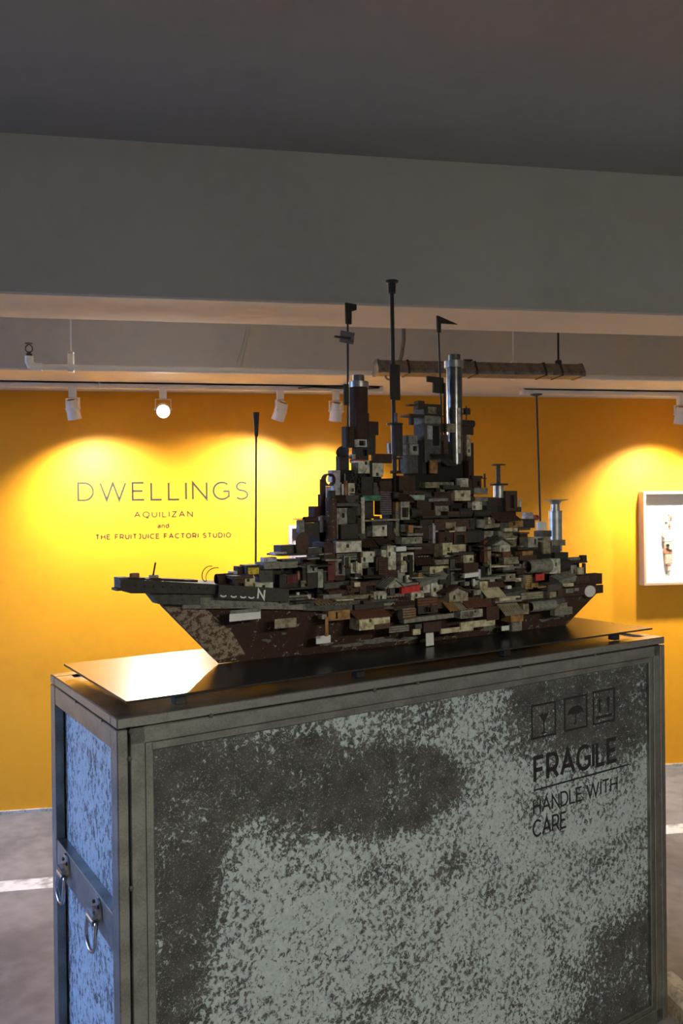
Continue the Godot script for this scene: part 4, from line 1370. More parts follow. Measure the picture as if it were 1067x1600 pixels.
const PIECES = [
	["b",-.285,.1414,.3776,.3396,.03,.07,"K",0],
	["b",.3772,.1118,.5776,.2654,.03,.06,"K",0],
	["b",-.2597,.3384,-.1203,.4172,.03,.05,"K",0],
	["b",-.0421,.3382,.2502,.4611,.03,.06,"K",0],
	["b",-.1068,.4013,-.0505,.4594,.03,.04,"K",0],
	["b",.2578,.3339,.4175,.3822,.035,.05,"K",0],
	["b",-.3959,.1653,-.2722,.2393,.04,.06,"K",0],
	["b",-.4799,.1716,-.3711,.2037,.045,.06,"K",0],
	["b",.6006,.1106,.7054,.1934,.03,.06,"K",0],
	["b",-.2237,.4121,-.0815,.4813,.025,.04,"K",0],
	["b",.0283,.4586,.2697,.5706,.01,.03,"K",0],
	["b",-.0779,.314,.0106,.3496,.03,.05,"K",0],
	["p",-.5827,.1973,-.5398,.2244,.05,"R",-1],
	["b",-.5438,.2169,-.5207,.2281,.04,.02,"B",0],
	["b",-.5269,.2182,-.5049,.2393,.045,.03,"R",0],
	["b",-.5147,.2189,-.4808,.243,.065,.04,"D",0],
	["b",-.5113,.2204,-.4827,.2367,.066,.002,"Y",0],
	["b",-.481,.1977,-.4438,.2425,.065,.03,"G2",0],
	["b",-.4359,.1919,-.4114,.2363,.05,.03,"D",0],
	["b",-.5638,.2133,-.5108,.2213,.093,.05,"R2",0],
	["h",-.5565,.1874,-.53,.213,.085,.035,"R2",[[-.5465,.1887,-.5326,.2025]],""],
	["h",-.5304,.1921,-.5041,.2168,.087,.02,"C",[[-.5253,.205,-.5181,.2119]],""],
	["h",-.5082,.1802,-.4589,.2011,.095,.035,"W",[[-.4889,.1854,-.4811,.1953]],""],
	["b",-.4779,.2327,-.384,.2481,.085,.05,"G",0],
	["b",-.4673,.2486,-.4326,.2598,.065,.02,"B",0],
	["b",-.4233,.2424,-.3699,.2532,.075,.04,"G2",0],
	["b",-.4307,.1797,-.3351,.2156,.08,.05,"D",0],
	["b",-.4123,.1931,-.3586,.2129,.081,.006,"M",0],
	["b",-.4497,.1794,-.3472,.1834,.1,.05,"D",0],
	["b",-.4486,.1628,-.3747,.1667,.117,.03,"G",0],
	["b",-.4543,.152,-.3752,.1614,.12,.03,"G2",0],
	["b",-.4019,.164,-.3938,.1735,.11,.006,"W",0],
	["b",-.3706,.1571,-.3609,.1666,.11,.006,"W",0],
	["b",-.4865,.1637,-.4499,.1811,.105,.04,"D",0],
	["b",-.3616,.2667,-.3199,.2772,.095,.05,"G2",0],
	["b",-.3648,.252,-.3281,.2555,.1,.05,"G",0],
	["h",-.3651,.2189,-.3346,.2378,.1,.035,"W2",[[-.3506,.223,-.3445,.2314]],""],
	["b",-.3626,.1803,-.3233,.2182,.095,.04,"D",0],
	["b",-.3337,.1797,-.3189,.2261,.1,.02,"W2",0],
	["b",-.3112,.2495,-.2785,.2862,.095,.03,"R",0],
	["b",-.3006,.1956,-.2778,.2495,.093,.03,"M",0],
	["h",-.2727,.2056,-.2432,.2446,.085,.035,"G",[[-.2633,.2089,-.2522,.2391]],""],
	["b",-.2794,.1944,-.25,.2066,.095,.03,"R",0],
	["h",-.2834,.266,-.2062,.2956,.107,.05,"W",[[-.2529,.2775,-.2439,.2861]],"f"],
	["s",-.2685,.2435,-.1983,.2642,.085,.03,"D","G"],
	["h",-.2317,.1952,-.1963,.2366,.095,.035,"W",[[-.2199,.2112,-.2129,.2214]],""],
	["h",-.1984,.2358,-.1543,.2645,.093,.035,"W",[[-.1911,.2385,-.1839,.2495],[-.169,.253,-.1636,.2597]],""],
	["h",-.1967,.2211,-.1727,.2361,.09,.035,"W2",[],""],
	["k",-.2063,.2782,-.1572,.2983,.115,.03,"R"],
	["k",-.1536,.2828,-.1018,.2969,.11,.03,"R"],
	["h",-.1353,.2476,-.1169,.2671,.097,.035,"W",[],""],
	["h",-.1199,.2139,-.0922,.2777,.102,.03,"W",[[-.117,.2501,-.1096,.2613]],""],
	["s",-.1532,.1969,-.1219,.2482,.11,.03,"R","R2"],
	["s",-.1194,.1954,-.0932,.2133,.107,.03,"R","R2"],
	["h",-.2149,.1577,-.1646,.1872,.11,.04,"R2",[[-.1952,.1587,-.166,.1768]],""],
	["h",-.1773,.1339,-.1378,.1608,.12,.03,"W",[[-.1586,.1394,-.1511,.1497],[-.1693,.1363,-.164,.1515]],""],
	["b",-.3191,.1756,-.2146,.191,.1,.04,"G2",0],
	["b",-.3105,.1626,-.2163,.1765,.11,.04,"R2",10],
	["b",-.3317,.1528,-.277,.1629,.12,.03,"G",0],
	["b",-.2783,.1478,-.18,.156,.122,.03,"C2",0],
	["k",-.3634,.1436,-.3098,.1548,.14,.03,"O"],
	["k",-.3098,.1397,-.2573,.151,.14,.03,"C2"],
	["h",-.3361,.1019,-.2719,.1258,.15,.03,"O",[[-.3141,.1056,-.3087,.1222]],""],
	["h",-.3525,.1077,-.3387,.1184,.147,.02,"W2",[],""],
	["b",-.3444,.0649,-.3354,.112,.149,.004,"O",0],
	["b",-.346,.0404,-.3028,.0594,.107,.003,"WH",0],
	["h",-.2558,.0731,-.1613,.1021,.167,.045,"C",[[-.2264,.0916,-.2187,.099]],""],
	["k",-.2658,.104,-.1602,.1256,.175,.05,"R3"],
	["b",-.2557,.1223,-.1514,.1358,.145,.05,"D",0],
	["b",-.2106,.0716,-.1621,.0844,.168,.004,"R2",0],
	["h",-.0626,.2803,.0035,.2976,.093,.035,"W",[[-.0211,.2859,-.0153,.2939]],""],
	["b",-.0321,.2738,.026,.2789,.105,.04,"D",0],
	["b",-.0988,.2628,-.0653,.2751,.113,.006,"WH",0],
	["b",-.063,.2661,-.0102,.2715,.11,.03,"G",0],
	["h",-.0742,.2052,-.0302,.2572,.1,.035,"W",[[-.0672,.2242,-.0558,.2468]],""],
	["b",-.0538,.1901,-.041,.2511,.11,.02,"K",0],
	["b",-.0633,.1761,-.0536,.1975,.11,.008,"W",0],
	["h",.0775,.2333,.1126,.2787,.093,.04,"C",[[.0943,.2551,.1028,.2656]],""],
	["h",.1144,.2527,.1634,.2725,.091,.04,"C",[],""],
	["h",.1334,.2215,.1715,.2432,.115,.05,"C",[[.1561,.2263,.1646,.2346]],""],
	["b",.0925,.2444,.1672,.2514,.12,.055,"D",0],
	["h",.0191,.1895,.0862,.2156,.107,.035,"C",[[.0303,.1974,.0383,.2073]],""],
	["b",-.0317,.1817,.0708,.1966,.125,.05,"G",25],
	["b",.0413,.2199,.0925,.2332,.1,.03,"C2",0],
	["k",-.0269,.2223,.0432,.2422,.105,.03,"R"],
	["h",-.0112,.1467,.0129,.1741,.115,.035,"W",[],""],
	["h",.0123,.134,.0527,.1726,.12,.035,"W",[[.0211,.1478,.0293,.1592]],""],
	["h",.0562,.1564,.0687,.1811,.119,.02,"W",[],""],
	["b",.0654,.1615,.0753,.21,.125,.015,"D",0],
	["b",.0756,.204,.1181,.2082,.125,.02,"G2",0],
	["b",.0985,.2079,.1154,.2326,.1,.02,"G2",0],
	["b",-.1062,.1553,-.045,.1719,.145,.012,"RED",8],
	["b",-.0944,.1707,-.0426,.1785,.135,.03,"G",0],
	["h",-.0693,.1335,-.0269,.1563,.138,.03,"W",[[-.0566,.1405,-.049,.1499]],""],
	["k",-.1375,.1252,-.0662,.1431,.15,.03,"R"],
	["s",-.0587,.1169,.0082,.1381,.153,.04,"D","R3"],
	["h",-.0582,.0966,.0088,.1167,.152,.04,"D",[[-.0399,.1005,-.0243,.1139],[-.0229,.0992,-.0085,.1127]],""],
	["s",-.1106,.0884,-.0679,.1143,.157,.03,"W2","R3"],
	["h",.0479,.1211,.1155,.1445,.153,.05,"C2",[[.0627,.1272,.0702,.1386]],""],
	["g",.0287,.1464,.1214,.1647,.157,.06,"R"],
	["k",.0321,.1001,.0734,.122,.173,.035,"O"],
	["k",.0673,.1012,.116,.1205,.175,.035,"C2"],
	["h",.0771,.0758,.1246,.0937,.165,.03,"W2",[],""],
	["b",-.0365,.0458,.024,.0714,.147,.008,"R",0],
	["b",.0207,.0368,.1384,.0501,.149,.006,"C",0],
	["s",-.1527,.0552,-.0889,.0727,.153,.02,"R","G"],
	["b",-.0734,.0425,-.0482,.0576,.149,.006,"C",0],
	["b",-.0663,.0576,-.0438,.0698,.149,.006,"G2",0],
	["b",-.0029,.002,.024,.038,.115,.003,"WH",0],
	["b",-.0993,.075,.0836,.0874,.14,.02,"G",0],
	["a",-.1326,.088,-.115,.113,.161,.012,"K"],
	["b",-.1634,.1266,-.1285,.1327,.145,.02,"G",0],
	["h",-.1414,.146,-.1059,.1704,.115,.035,"G2",[[-.1306,.1484,-.1224,.1639]],""],
	["g",-.1555,.1712,-.0841,.1958,.135,.05,"G"],
	["h",.1176,.1946,.1709,.2218,.135,.03,"R",[],""],
	["b",.1083,.184,.1612,.1958,.147,.008,"WH",6],
	["b",.1662,.1771,.1749,.2034,.14,.01,"B",0],
	["b",.1619,.1589,.1824,.1705,.125,.02,"B",0],
	["b",.1331,.1577,.1504,.1686,.12,.02,"G",0],
	["b",.2304,.2178,.2431,.2809,.095,.02,"R3",0],
	["b",.2447,.1785,.2587,.2758,.093,.02,"C2",0],
	["h",.2726,.2475,.3135,.2729,.115,.06,"W",[[.2786,.2485,.2879,.2574]],""],
	["h",.2856,.2267,.3173,.2471,.114,.05,"R3",[],""],
	["g",.2289,.2693,.3178,.2896,.123,.065,"G2"],
	["p",.2691,.2157,.2906,.2326,.115,"D",-1],
	["h",.289,.21,.3486,.2299,.115,.035,"C2",[],""],
	["h",.3861,.2557,.4268,.2855,.115,.035,"W2",[[.4121,.2642,.4203,.2806]],""],
	["b",.3343,.2507,.4178,.2562,.125,.04,"D",0],
	["b",.3632,.2329,.4068,.2456,.115,.03,"O",0],
	["b",.3453,.2189,.4177,.2328,.12,.035,"R2",0],
	["p",.369,.18,.4596,.2204,.147,"G",-1],
	["b",.3402,.1781,.3979,.1954,.115,.03,"R",0],
	["b",.2938,.1909,.3727,.207,.105,.03,"G",0],
	["b",.284,.1871,.3753,.1917,.115,.04,"D",0],
	["b",.3794,.1602,.4133,.179,.153,.006,"RED",4],
	["s",.3562,.1345,.3866,.1746,.135,.03,"C","O"],
	["b",.3748,.1392,.4044,.1519,.137,.02,"O",0],
	["h",.2849,.1627,.3231,.1822,.125,.035,"C2",[[.3004,.1697,.3075,.1776]],""],
	["b",.2724,.1621,.3298,.1659,.133,.03,"G",0],
	["h",.3334,.1282,.3755,.1719,.115,.035,"K",[],""],
	["b",.181,.1714,.2617,.178,.13,.03,"G",0],
	["h",.1761,.1481,.2071,.1679,.135,.03,"C",[],""],
	["b",.1772,.1288,.2022,.1486,.14,.02,"C2",-15],
	["k",.1756,.1254,.2452,.1494,.167,.03,"C"],
	["b",.2056,.1475,.2658,.1642,.135,.03,"R",0],
	["b",.2819,.1412,.2979,.1498,.135,.01,"WH",0],
	["b",.2319,.1227,.3491,.1344,.14,.03,"G2",15],
	["s",.3262,.1064,.4163,.1263,.147,.02,"G","C2"],
	["b",.231,.1111,.2948,.1185,.155,.02,"C",0],
	["b",.2178,.1052,.3199,.1106,.153,.03,"G",0],
	["h",.2741,.0472,.3235,.0689,.155,.04,"O",[],""],
	["k",.2387,.0705,.3212,.1064,.17,.045,"C2"],
	["b",.3188,.067,.3407,.0951,.16,.02,"C2",0],
	["p",.3438,.0717,.4419,.1023,.177,"G",-1],
	["b",.2724,.0188,.3127,.0324,.12,.003,"WH",0],
	["h",.0785,.0748,.1578,.0962,.165,.03,"W2",[[.1264,.0877,.1335,.0948]],""],
	["k",.0907,.1041,.1819,.1259,.177,.045,"R3"],
	["h",.1816,.0595,.2289,.0983,.155,.03,"R",[],""],
	["b",.0886,.0444,.214,.0625,.153,.006,"C",0],
	["b",.2996,.0165,.3371,.0437,.135,.006,"G",0],
	["b",.5661,.2508,.6412,.2693,.03,.05,"G",0],
	["b",.5298,.2278,.5619,.2815,.04,.03,"C2",0],
	["b",.5355,.2812,.5727,.3001,.035,.04,"G2",0],
	["b",.5725,.2299,.6175,.2519,.03,.04,"G2",0],
	["c",.5315,.3028,.5653,.3283,.015,"WH"],
	["b",.4686,.3291,.4967,.3592,.03,.02,"B",0],
	["b",.583,.2025,.6423,.2296,.04,.05,"D",0],
	["p",.6366,.2006,.7104,.2125,.045,"G",-1],
	["c",.6928,.1962,.7192,.2171,.045,"D"],
	["b",.6253,.1929,.7162,.1998,.055,.04,"D",0],
	["b",.6867,.1578,.6963,.1925,.065,.008,"G2",0],
	["h",.6152,.1597,.6415,.1895,.075,.03,"W2",[[.6257,.1617,.6342,.1763]],""],
	["h",.6391,.151,.6692,.1812,.08,.03,"C",[],""],
	["h",.4879,.1713,.5343,.2164,.105,.03,"W",[[.5101,.1937,.5201,.205]],""],
	["b",.5782,.164,.6265,.196,.065,.03,"D",0],
	["b",.6387,.126,.7387,.1598,.095,.03,"R",0],
	["b",.6118,.1336,.6714,.1568,.1,.03,"R2",0],
	["b",.5057,.1459,.5833,.1637,.125,.04,"G",18],
	["b",.5181,.1312,.5649,.1417,.13,.03,"C",0],
	["b",.5143,.1129,.557,.1255,.135,.03,"G",0],
	["b",.5705,.1167,.6206,.1338,.125,.03,"R",0],
	["b",.4418,.1258,.501,.1466,.14,.03,"G2",8],
	["h",.4417,.1027,.4691,.1219,.147,.02,"C2",[],""],
	["b",.4848,.1047,.5087,.1297,.14,.02,"R2",0],
	["b",.4619,.0668,.5075,.0875,.155,.03,"C2",0],
	["s",.4537,.0513,.5292,.0734,.157,.02,"C2","G"],
	["b",.4338,.0903,.4847,.1053,.165,.03,"G2",12],
	["p",.5673,.1679,.6238,.2085,.075,"D",-1],
	["b",.6111,.1143,.7121,.1348,.093,.03,"R",0],
	["a",.6146,.0927,.6647,.1286,.13,.006,"WH"],
	["p",-.3401,.3427,-.3005,.3585,.05,"R",-1],
	["b",-.3071,.3573,-.2887,.385,.04,.03,"R",0],
	["b",-.3468,.3023,-.3027,.3422,.055,.04,"D",0],
	["b",-.3633,.3195,-.3491,.3508,.06,.015,"G",0],
	["b",-.3681,.3516,-.351,.3538,.055,.02,"D",0],
	["a",-.3888,.2666,-.354,.3201,.09,.006,"R2"],
	["b",-.4221,.2668,-.3743,.2883,.07,.04,"G2",0],
	["b",-.4418,.2632,-.3123,.2679,.1,.07,"D",0],
	["b",-.4467,.2668,-.414,.2726,.085,.03,"B",0],
	["b",-.3581,.265,-.3123,.2797,.085,.03,"G2",0],
	["b",-.2884,.3605,-.2734,.4549,.043,.006,"R2",0],
	["b",-.2922,.3474,-.278,.3606,.05,.02,"B",0],
	["b",-.3002,.3174,-.2813,.3476,.055,.03,"B2",0],
	["b",-.2654,.4062,-.2529,.4369,.035,.006,"B",0],
	["c",-.2935,.2924,-.2615,.4047,.075,"R4"],
	["c",-.2868,.4037,-.2647,.4247,.075,"D"],
	["b",-.3107,.2526,-.2756,.2933,.09,.05,"R",0],
	["b",-.246,.4479,-.2199,.4795,.03,.02,"B",0],
	["b",-.2423,.414,-.2191,.4474,.035,.02,"B",0],
	["b",-.2236,.4142,-.2162,.443,.045,.005,"WH",0],
	["b",-.219,.4137,-.2096,.4511,.05,.008,"O",0],
	["h",-.2112,.4136,-.1902,.4449,.055,.035,"W",[[-.2001,.4222,-.1927,.4315]],""],
	["k",-.2636,.393,-.2312,.4125,.085,.03,"R"],
	["b",-.2267,.3929,-.1856,.4128,.065,.03,"G2",0],
	["b",-.2694,.3842,-.2026,.3922,.09,.05,"G2",0],
	["h",-.2616,.3,-.2286,.3793,.075,.04,"W2",[[-.2446,.3539,-.2361,.3661]],""],
	["b",-.2277,.3393,-.202,.3759,.075,.03,"D",0],
	["b",-.2572,.2994,-.2035,.3377,.09,.04,"D",0],
	["c",-.2113,.4506,-.2064,.4714,.035,"G"],
	["h",-.1683,.4722,-.1313,.5066,.04,.035,"W",[[-.1468,.4954,-.1394,.5044]],""],
	["h",-.1217,.4637,-.0867,.5007,.04,.03,"W",[[-.1102,.4653,-.1009,.4744]],""],
	["b",-.1293,.4617,-.119,.5073,.037,.03,"K",0],
	["b",-.1614,.4133,-.123,.4624,.045,.03,"D",0],
	["b",-.1266,.4132,-.1066,.4477,.05,.03,"G2",0],
	["b",-.1141,.4385,-.072,.451,.06,.04,"R",0],
	["b",-.1101,.4249,-.0707,.4386,.058,.04,"R",0],
	["s",-.107,.3599,-.069,.425,.055,.03,"R","B2"],
	["b",-.1748,.3977,-.1176,.4122,.07,.025,"T",0],
	["c",-.1972,.3126,-.1858,.4075,.093,"W"],
	["b",-.1561,.3573,-.1264,.3979,.05,.03,"D",0],
	["b",-.1619,.35,-.1125,.3572,.06,.03,"R",0],
	["b",-.1689,.3434,-.0552,.3479,.07,.03,"C2",0],
	["h",-.1518,.303,-.1045,.3348,.08,.035,"W",[[-.1202,.3199,-.1125,.3289]],""],
	["b",-.1591,.3332,-.1058,.3428,.087,.04,"D",0],
	["b",-.0592,.3005,-.0483,.4229,.045,.015,"R",0],
	["b",-.0629,.3698,-.0521,.395,.065,.015,"O",0],
	["b",-.0633,.3378,-.0524,.3698,.065,.015,"B2",0],
	["b",-.0652,.3012,-.0544,.3378,.067,.015,"G",0],
	["c",-.0747,.4042,-.052,.4202,.065,"D"],
	["h",-.0543,.3455,-.0236,.3948,.075,.04,"W2",[[-.0495,.3524,-.0286,.3788]],""],
	["k",-.0693,.3988,-.0179,.4151,.09,.03,"R"],
	["b",-.0193,.3993,.033,.4132,.07,.02,"T2",0],
	["p",-.0155,.3494,.0211,.3784,.075,"D",-1],
	["h",.0099,.3452,.0748,.398,.065,.035,"R",[[.0577,.3708,.0698,.392]],""],
	["b",-.0392,.3096,-.0231,.3306,.09,.015,"O",0],
	["b",-.0461,.3017,.0059,.3081,.095,.03,"G",0],
	["h",-.0632,.2804,.0043,.2964,.093,.035,"W",[[-.0218,.2858,-.0154,.2938]],""],
	["b",-.0751,.2755,.0285,.2805,.103,.04,"D",0],
	["b",.0526,.2783,.0616,.3286,.08,.02,"B",0],
	["b",-.0549,.3124,-.0306,.333,.075,.02,"G2",0],
	["b",-.095,.302,-.0782,.3406,.07,.02,"D",0],
	["b",-.0351,.4253,.0206,.4674,.045,.03,"R",0],
	["b",-.0285,.417,.0452,.4251,.055,.03,"R2",0],
	["b",.0455,.4339,.1531,.4498,.055,.04,"C2",0],
	["b",.0979,.4221,.1137,.4338,.06,.02,"C2",0],
	["c",.1539,.4361,.1948,.461,.065,"W"],
	["b",.0993,.4292,.201,.4409,.075,.05,"D",0],
	["h",.1388,.3965,.1978,.4265,.075,.035,"C",[[.163,.4086,.1732,.4172]],""],
	["b",.2257,.3623,.2397,.515,.037,.02,"R",0],
	["h",.238,.4316,.272,.4674,.04,.03,"R",[[.2549,.4403,.2655,.4547]],""],
	["b",.2295,.4621,.2728,.4704,.045,.04,"D",0],
	["b",.298,.436,.3032,.4782,.025,.003,"D",0],
	["b",.2859,.4626,.3077,.4658,.025,.003,"D",0],
	["b",.226,.4159,.279,.4343,.06,.03,"G",0],
	["b",.2232,.3956,.2748,.4079,.065,.03,"G",0],
	["h",.2036,.3696,.242,.3937,.075,.02,"W",[[.2085,.3734,.216,.3828]],""],
	["p",.1539,.3484,.203,.3753,.08,"D",1],
	["p",.2098,.3489,.2772,.37,.077,"D",-1],
	["c",.3426,.4051,.3784,.4456,.02,"Z"],
	["c",.3296,.443,.3922,.4483,.02,"D"],
	["c",.3522,.4476,.3669,.5055,.02,"G2"],
	["c",.3348,.5042,.384,.5075,.02,"D"],
	["b",.2925,.3353,.334,.4066,.04,.03,"D",0],
	["b",.3436,.3541,.3704,.405,.03,.03,"R",0],
	["h",.365,.3636,.4138,.426,.045,.03,"R2",[[.3838,.3734,.401,.4129]],""],
	["c",.4342,.3764,.4443,.4031,.03,"W"],
	["b",.4243,.3614,.4409,.3764,.035,.03,"D",0],
	["b",.3705,.3638,.3803,.4066,.03,.02,"C2",0],
	["k",.2714,.3374,.3647,.3612,.11,.04,"R2"],
	["h",.3084,.3098,.3434,.3483,.08,.04,"G2",[],""],
	["h",.3414,.3162,.4002,.3363,.082,.04,"O",[[.3582,.3212,.3671,.3316]],""],
	["b",.2463,.3189,.3062,.33,.08,.03,"C2",12],
	["b",.266,.3283,.2917,.3474,.075,.02,"C",0],
	["c",.2129,.3178,.2451,.3419,.08,"G"],
	["h",.1947,.3204,.2195,.3423,.075,.035,"D",[],""],
	["b",.0707,.3141,.2157,.3449,.07,.03,"R2",0],
	["b",.1072,.3191,.1451,.3353,.071,.002,"C2",0],
	["b",.1332,.3087,.1744,.3226,.08,.02,"W2",0],
	["b",.109,.3082,.1288,.3118,.085,.02,"C",0],
	["h",.0737,.2781,.1257,.3086,.08,.035,"R",[],""],
	["h",.1271,.2741,.1755,.3073,.083,.035,"R2",[[.1363,.2756,.1665,.2987]],""],
	["b",.1782,.2761,.2438,.3079,.08,.03,"D",0],
	["b",.3135,.257,.3978,.3088,.065,.02,"C2",-6],
	["b",.3137,.3042,.3695,.3144,.09,.03,"C",0],
	["b",.3781,.3064,.4278,.3129,.085,.03,"G2",0],
	["b",.3724,.2955,.4129,.3004,.095,.03,"G2",0],
	["b",.3944,.2554,.4262,.2946,.075,.02,"R2",0],
	["b",.0648,.2785,.0843,.3338,.065,.02,"B",0],
	["b",.0443,.3951,.1146,.4036,.075,.03,"G",0],
	["s",.06,.403,.119,.4082,.07,.02,"G","D"],
	["b",.1037,.3538,.1475,.3666,.085,.03,"R2",0],
	["b",.0089,.3503,.1451,.3552,.09,.05,"D",0],
	["b",.4129,.3115,.4775,.3397,.055,.03,"D",0],
	["c",-.169,.5655,-.1123,.7105,.003,"R"],
	["c",-.1697,.7077,-.1095,.7239,.003,"Z"],
	["c",-.1563,.7235,-.1223,.7418,.003,"Z2"],
	["b",-.1933,.6564,-.1788,.713,.015,.006,"D",0],
	["b",-.1973,.542,-.1717,.5979,.025,.02,"D",0],
	["s",-.1888,.5464,-.1725,.5955,.03,.01,"D","R2"],
	["b",-.116,.5796,-.0827,.6164,.015,.02,"R",0],
	["b",-.1165,.5262,-.093,.5798,.015,.02,"D",0],
	["b",-.1153,.5889,-.107,.6404,.005,.02,"D",0],
	["h",-.1627,.544,-.1328,.5643,.03,.02,"W",[[-.1576,.5474,-.1372,.5611]],""],
	["b",-.1716,.5435,-.162,.5633,.029,.015,"B",0],
	["h",-.1667,.5092,-.1259,.5434,.028,.02,"D",[[-.1438,.5204,-.131,.5373]],""],
	["b",-.1825,.5055,-.1446,.5096,.04,.02,"RED2",0],
	["b",-.1833,.5005,-.1518,.5053,.041,.02,"WH",0],
	["b",-.1049,.5026,-.0413,.5279,.02,.01,"R",0],
	["b",-.2107,.4726,-.1812,.5197,.015,.02,"D",0],
	["h",-.1114,.4735,-.0741,.5007,.025,.02,"W2",[],""],
	["h",-.1635,.4727,-.1259,.5085,.03,.03,"W2",[[-.1404,.496,-.1315,.5055]],""],
	["b",-.1774,.5113,-.1648,.5239,.025,.015,"B",0],
	["c",-.0287,.5246,.0067,.6152,.003,"D"],
	["c",-.0438,.6124,.0081,.6159,.003,"D"],
	["c",-.0197,.6161,-.0082,.6458,.003,"B2"],
	["c",-.0181,.4755,-.0127,.5249,.003,"D"],
	["c",-.0058,.4811,-.0003,.5208,.003,"D"],
	["c",-.0301,.5157,.0054,.5195,.003,"D"],
	["a",-.0188,.5333,-.005,.5644,-.025,.01,"WH"],
	["b",-.0314,.6826,.0027,.7819,.003,.004,"D",0],
	["b",-.03,.4749,-.0055,.4826,.015,.02,"R",0],
	["h",.0752,.5085,.135,.6199,.02,.05,"G2",[[.1051,.5568,.1285,.614]],""],
	["h",.072,.6192,.13,.6412,.025,.055,"G",[],""],
	["b",.0747,.6414,.1362,.6756,.02,.05,"D",0],
	["b",.0482,.6593,.071,.6816,.027,.02,"R",0],
	["b",.0373,.6146,.0493,.6364,.005,.01,"D",0],
	["b",.0873,.648,.1178,.6674,.022,.004,"C2",0],
	["b",.0347,.67,.0623,.6734,.005,.02,"D",0],
	["b",.0221,.6379,.0722,.6435,.025,.05,"D",0],
	["b",.085,.5741,.1042,.6129,.0205,.004,"B",0],
	["b",.0788,.641,.1437,.6441,.027,.05,"D",0],
	["h",.0209,.5597,.0532,.584,.015,.03,"G",[],""],
	["h",.023,.5289,.0543,.5583,.018,.04,"W2",[[.0343,.5392,.0488,.5533]],""],
	["b",.02,.4757,.0539,.5291,.015,.04,"G2",0],
	["b",.0859,.4759,.1131,.513,.03,.006,"O",0],
	["k",.0914,.5213,.1387,.5373,.04,.03,"D"],
	["k",.1377,.5002,.1812,.5177,.04,.03,"G2"],
	["b",.058,.4763,.0892,.5613,.01,.03,"D",0],
	["c",.1776,.5047,.228,.7952,.003,"ZD"],
	["c",.1709,.7901,.2318,.8108,.003,"Z"],
	["c",.1849,.8111,.2233,.8297,.003,"Z2"],
	["b",.1533,.5968,.1865,.6222,.027,.006,"C2",0],
	["b",.1937,.5365,.2047,.6698,.027,.004,"W",0],
	["b",.2228,.529,.2422,.6361,.01,.02,"R2",0],
	["p",.2181,.6164,.2694,.6378,.02,"D",1],
	["b",.224,.5933,.2654,.6174,.015,.02,"R",0],
	["c",.2291,.6539,.2557,.6722,.01,"D"],
	["c",.2396,.6386,.2439,.6794,.01,"D"],
	["h",.2392,.5291,.2545,.5934,.015,.015,"C",[[.2433,.5398,.2504,.5505]],""],
	["h",.2367,.4785,.2605,.5318,.015,.02,"R",[],""],
	["b",.1493,.5348,.1663,.59,.015,.02,"R2",0],
	["c",.1555,.5904,.1623,.7417,.01,"D"],
	["b",.1439,.598,.1575,.6242,.01,.02,"D",0],
	["b",.2226,.4786,.2456,.5293,.007,.03,"D",0],
	["b",.1004,.7417,.161,.7584,.005,.006,"D",0],
	["b",.1227,.7121,.1606,.7425,.005,.006,"D",0],
	["b",-.1971,.8257,-.1554,.8568,.007,.006,"B2",-8],
	["b",-.2205,.8355,-.1703,.8402,.015,.006,"D",0],
	["b",-.5842,.1176,-.5021,.1357,.113,.003,"WH",0],
	["b",-.5835,.1357,-.504,.1434,.117,.003,"G",0],
	["b",-.4677,.0905,-.4068,.1133,.117,.003,"C2",0],
	["c",-.7838,.2172,-.7595,.2336,0,"O"],
	["c",-.738,.2115,-.713,.2266,0,"W"],
	["c",-.6013,.193,-.5896,.2024,0,"G2"],
	["b",-.6318,.1935,-.5653,.1982,.025,.04,"B",0],
	["h",-.2031,.3934,-.1663,.4157,.0525,.04,"R",[],"f"],
	["h",-.045,.3921,.0133,.4191,.054,.04,"R",[],""],
	["h",.0258,.3901,.0913,.42,.0465,.04,"G2",[[.0594,.3973,.0668,.4064]],"f"],
	["h",.077,.383,.1477,.4198,.0592,.04,"R",[[.1026,.3937,.1102,.4028]],"f"],
	["h",-.2618,.3492,-.2017,.3883,.062,.04,"R2",[[-.2341,.3662,-.2278,.3745]],""],
	["h",-.2086,.3595,-.1712,.3892,.0528,.04,"G2",[],""],
	["h",-.0481,.353,-.0092,.3863,.0638,.04,"R",[],""],
	["h",.0105,.3509,.0506,.383,.0543,.04,"G2",[],"f"],
	["h",.0731,.3431,.1346,.3857,.053,.04,"W2",[[.106,.3552,.1136,.3643]],""],
	["h",.1353,.3623,.1777,.3895,.0597,.04,"K",[[.144,.367,.1517,.3762]],""],
	["h",.2023,.3497,.2431,.3823,.0454,.04,"R",[],"f"],
	["h",-.2445,.3158,-.1968,.3481,.049,.04,"R",[],"f"],
	["h",-.2073,.3113,-.1682,.3493,.0563,.04,"R",[[-.1871,.3219,-.1806,.3304]],"f"],
	["h",-.158,.3239,-.1,.3451,.0625,.04,"R2",[],""],
	["h",-.0253,.3356,.0303,.354,.049,.04,"K",[],""],
	["h",.0235,.3104,.0923,.3492,.0608,.04,"D",[[.0508,.3222,.0581,.3312]],"f"],
	["h",.0853,.3053,.1252,.3425,.047,.04,"R",[],""],
	["h",.1375,.308,.1956,.3402,.0545,.04,"R",[],""],
	["h",.2069,.3187,.2527,.3412,.0526,.04,"R",[],"f"],
	["h",.2686,.3214,.3421,.3433,.0538,.04,"D",[[.2843,.3261,.2925,.3356]],""],
	["h",-.2525,.2948,-.2088,.3175,.0623,.04,"W2",[[-.2272,.2997,-.2208,.308]],""],
	["h",-.1945,.2861,-.1563,.3134,.0547,.04,"G2",[[-.1815,.295,-.1749,.3035]],"f"],
	["h",-.1543,.2908,-.0969,.3173,.0547,.04,"D",[],"f"],
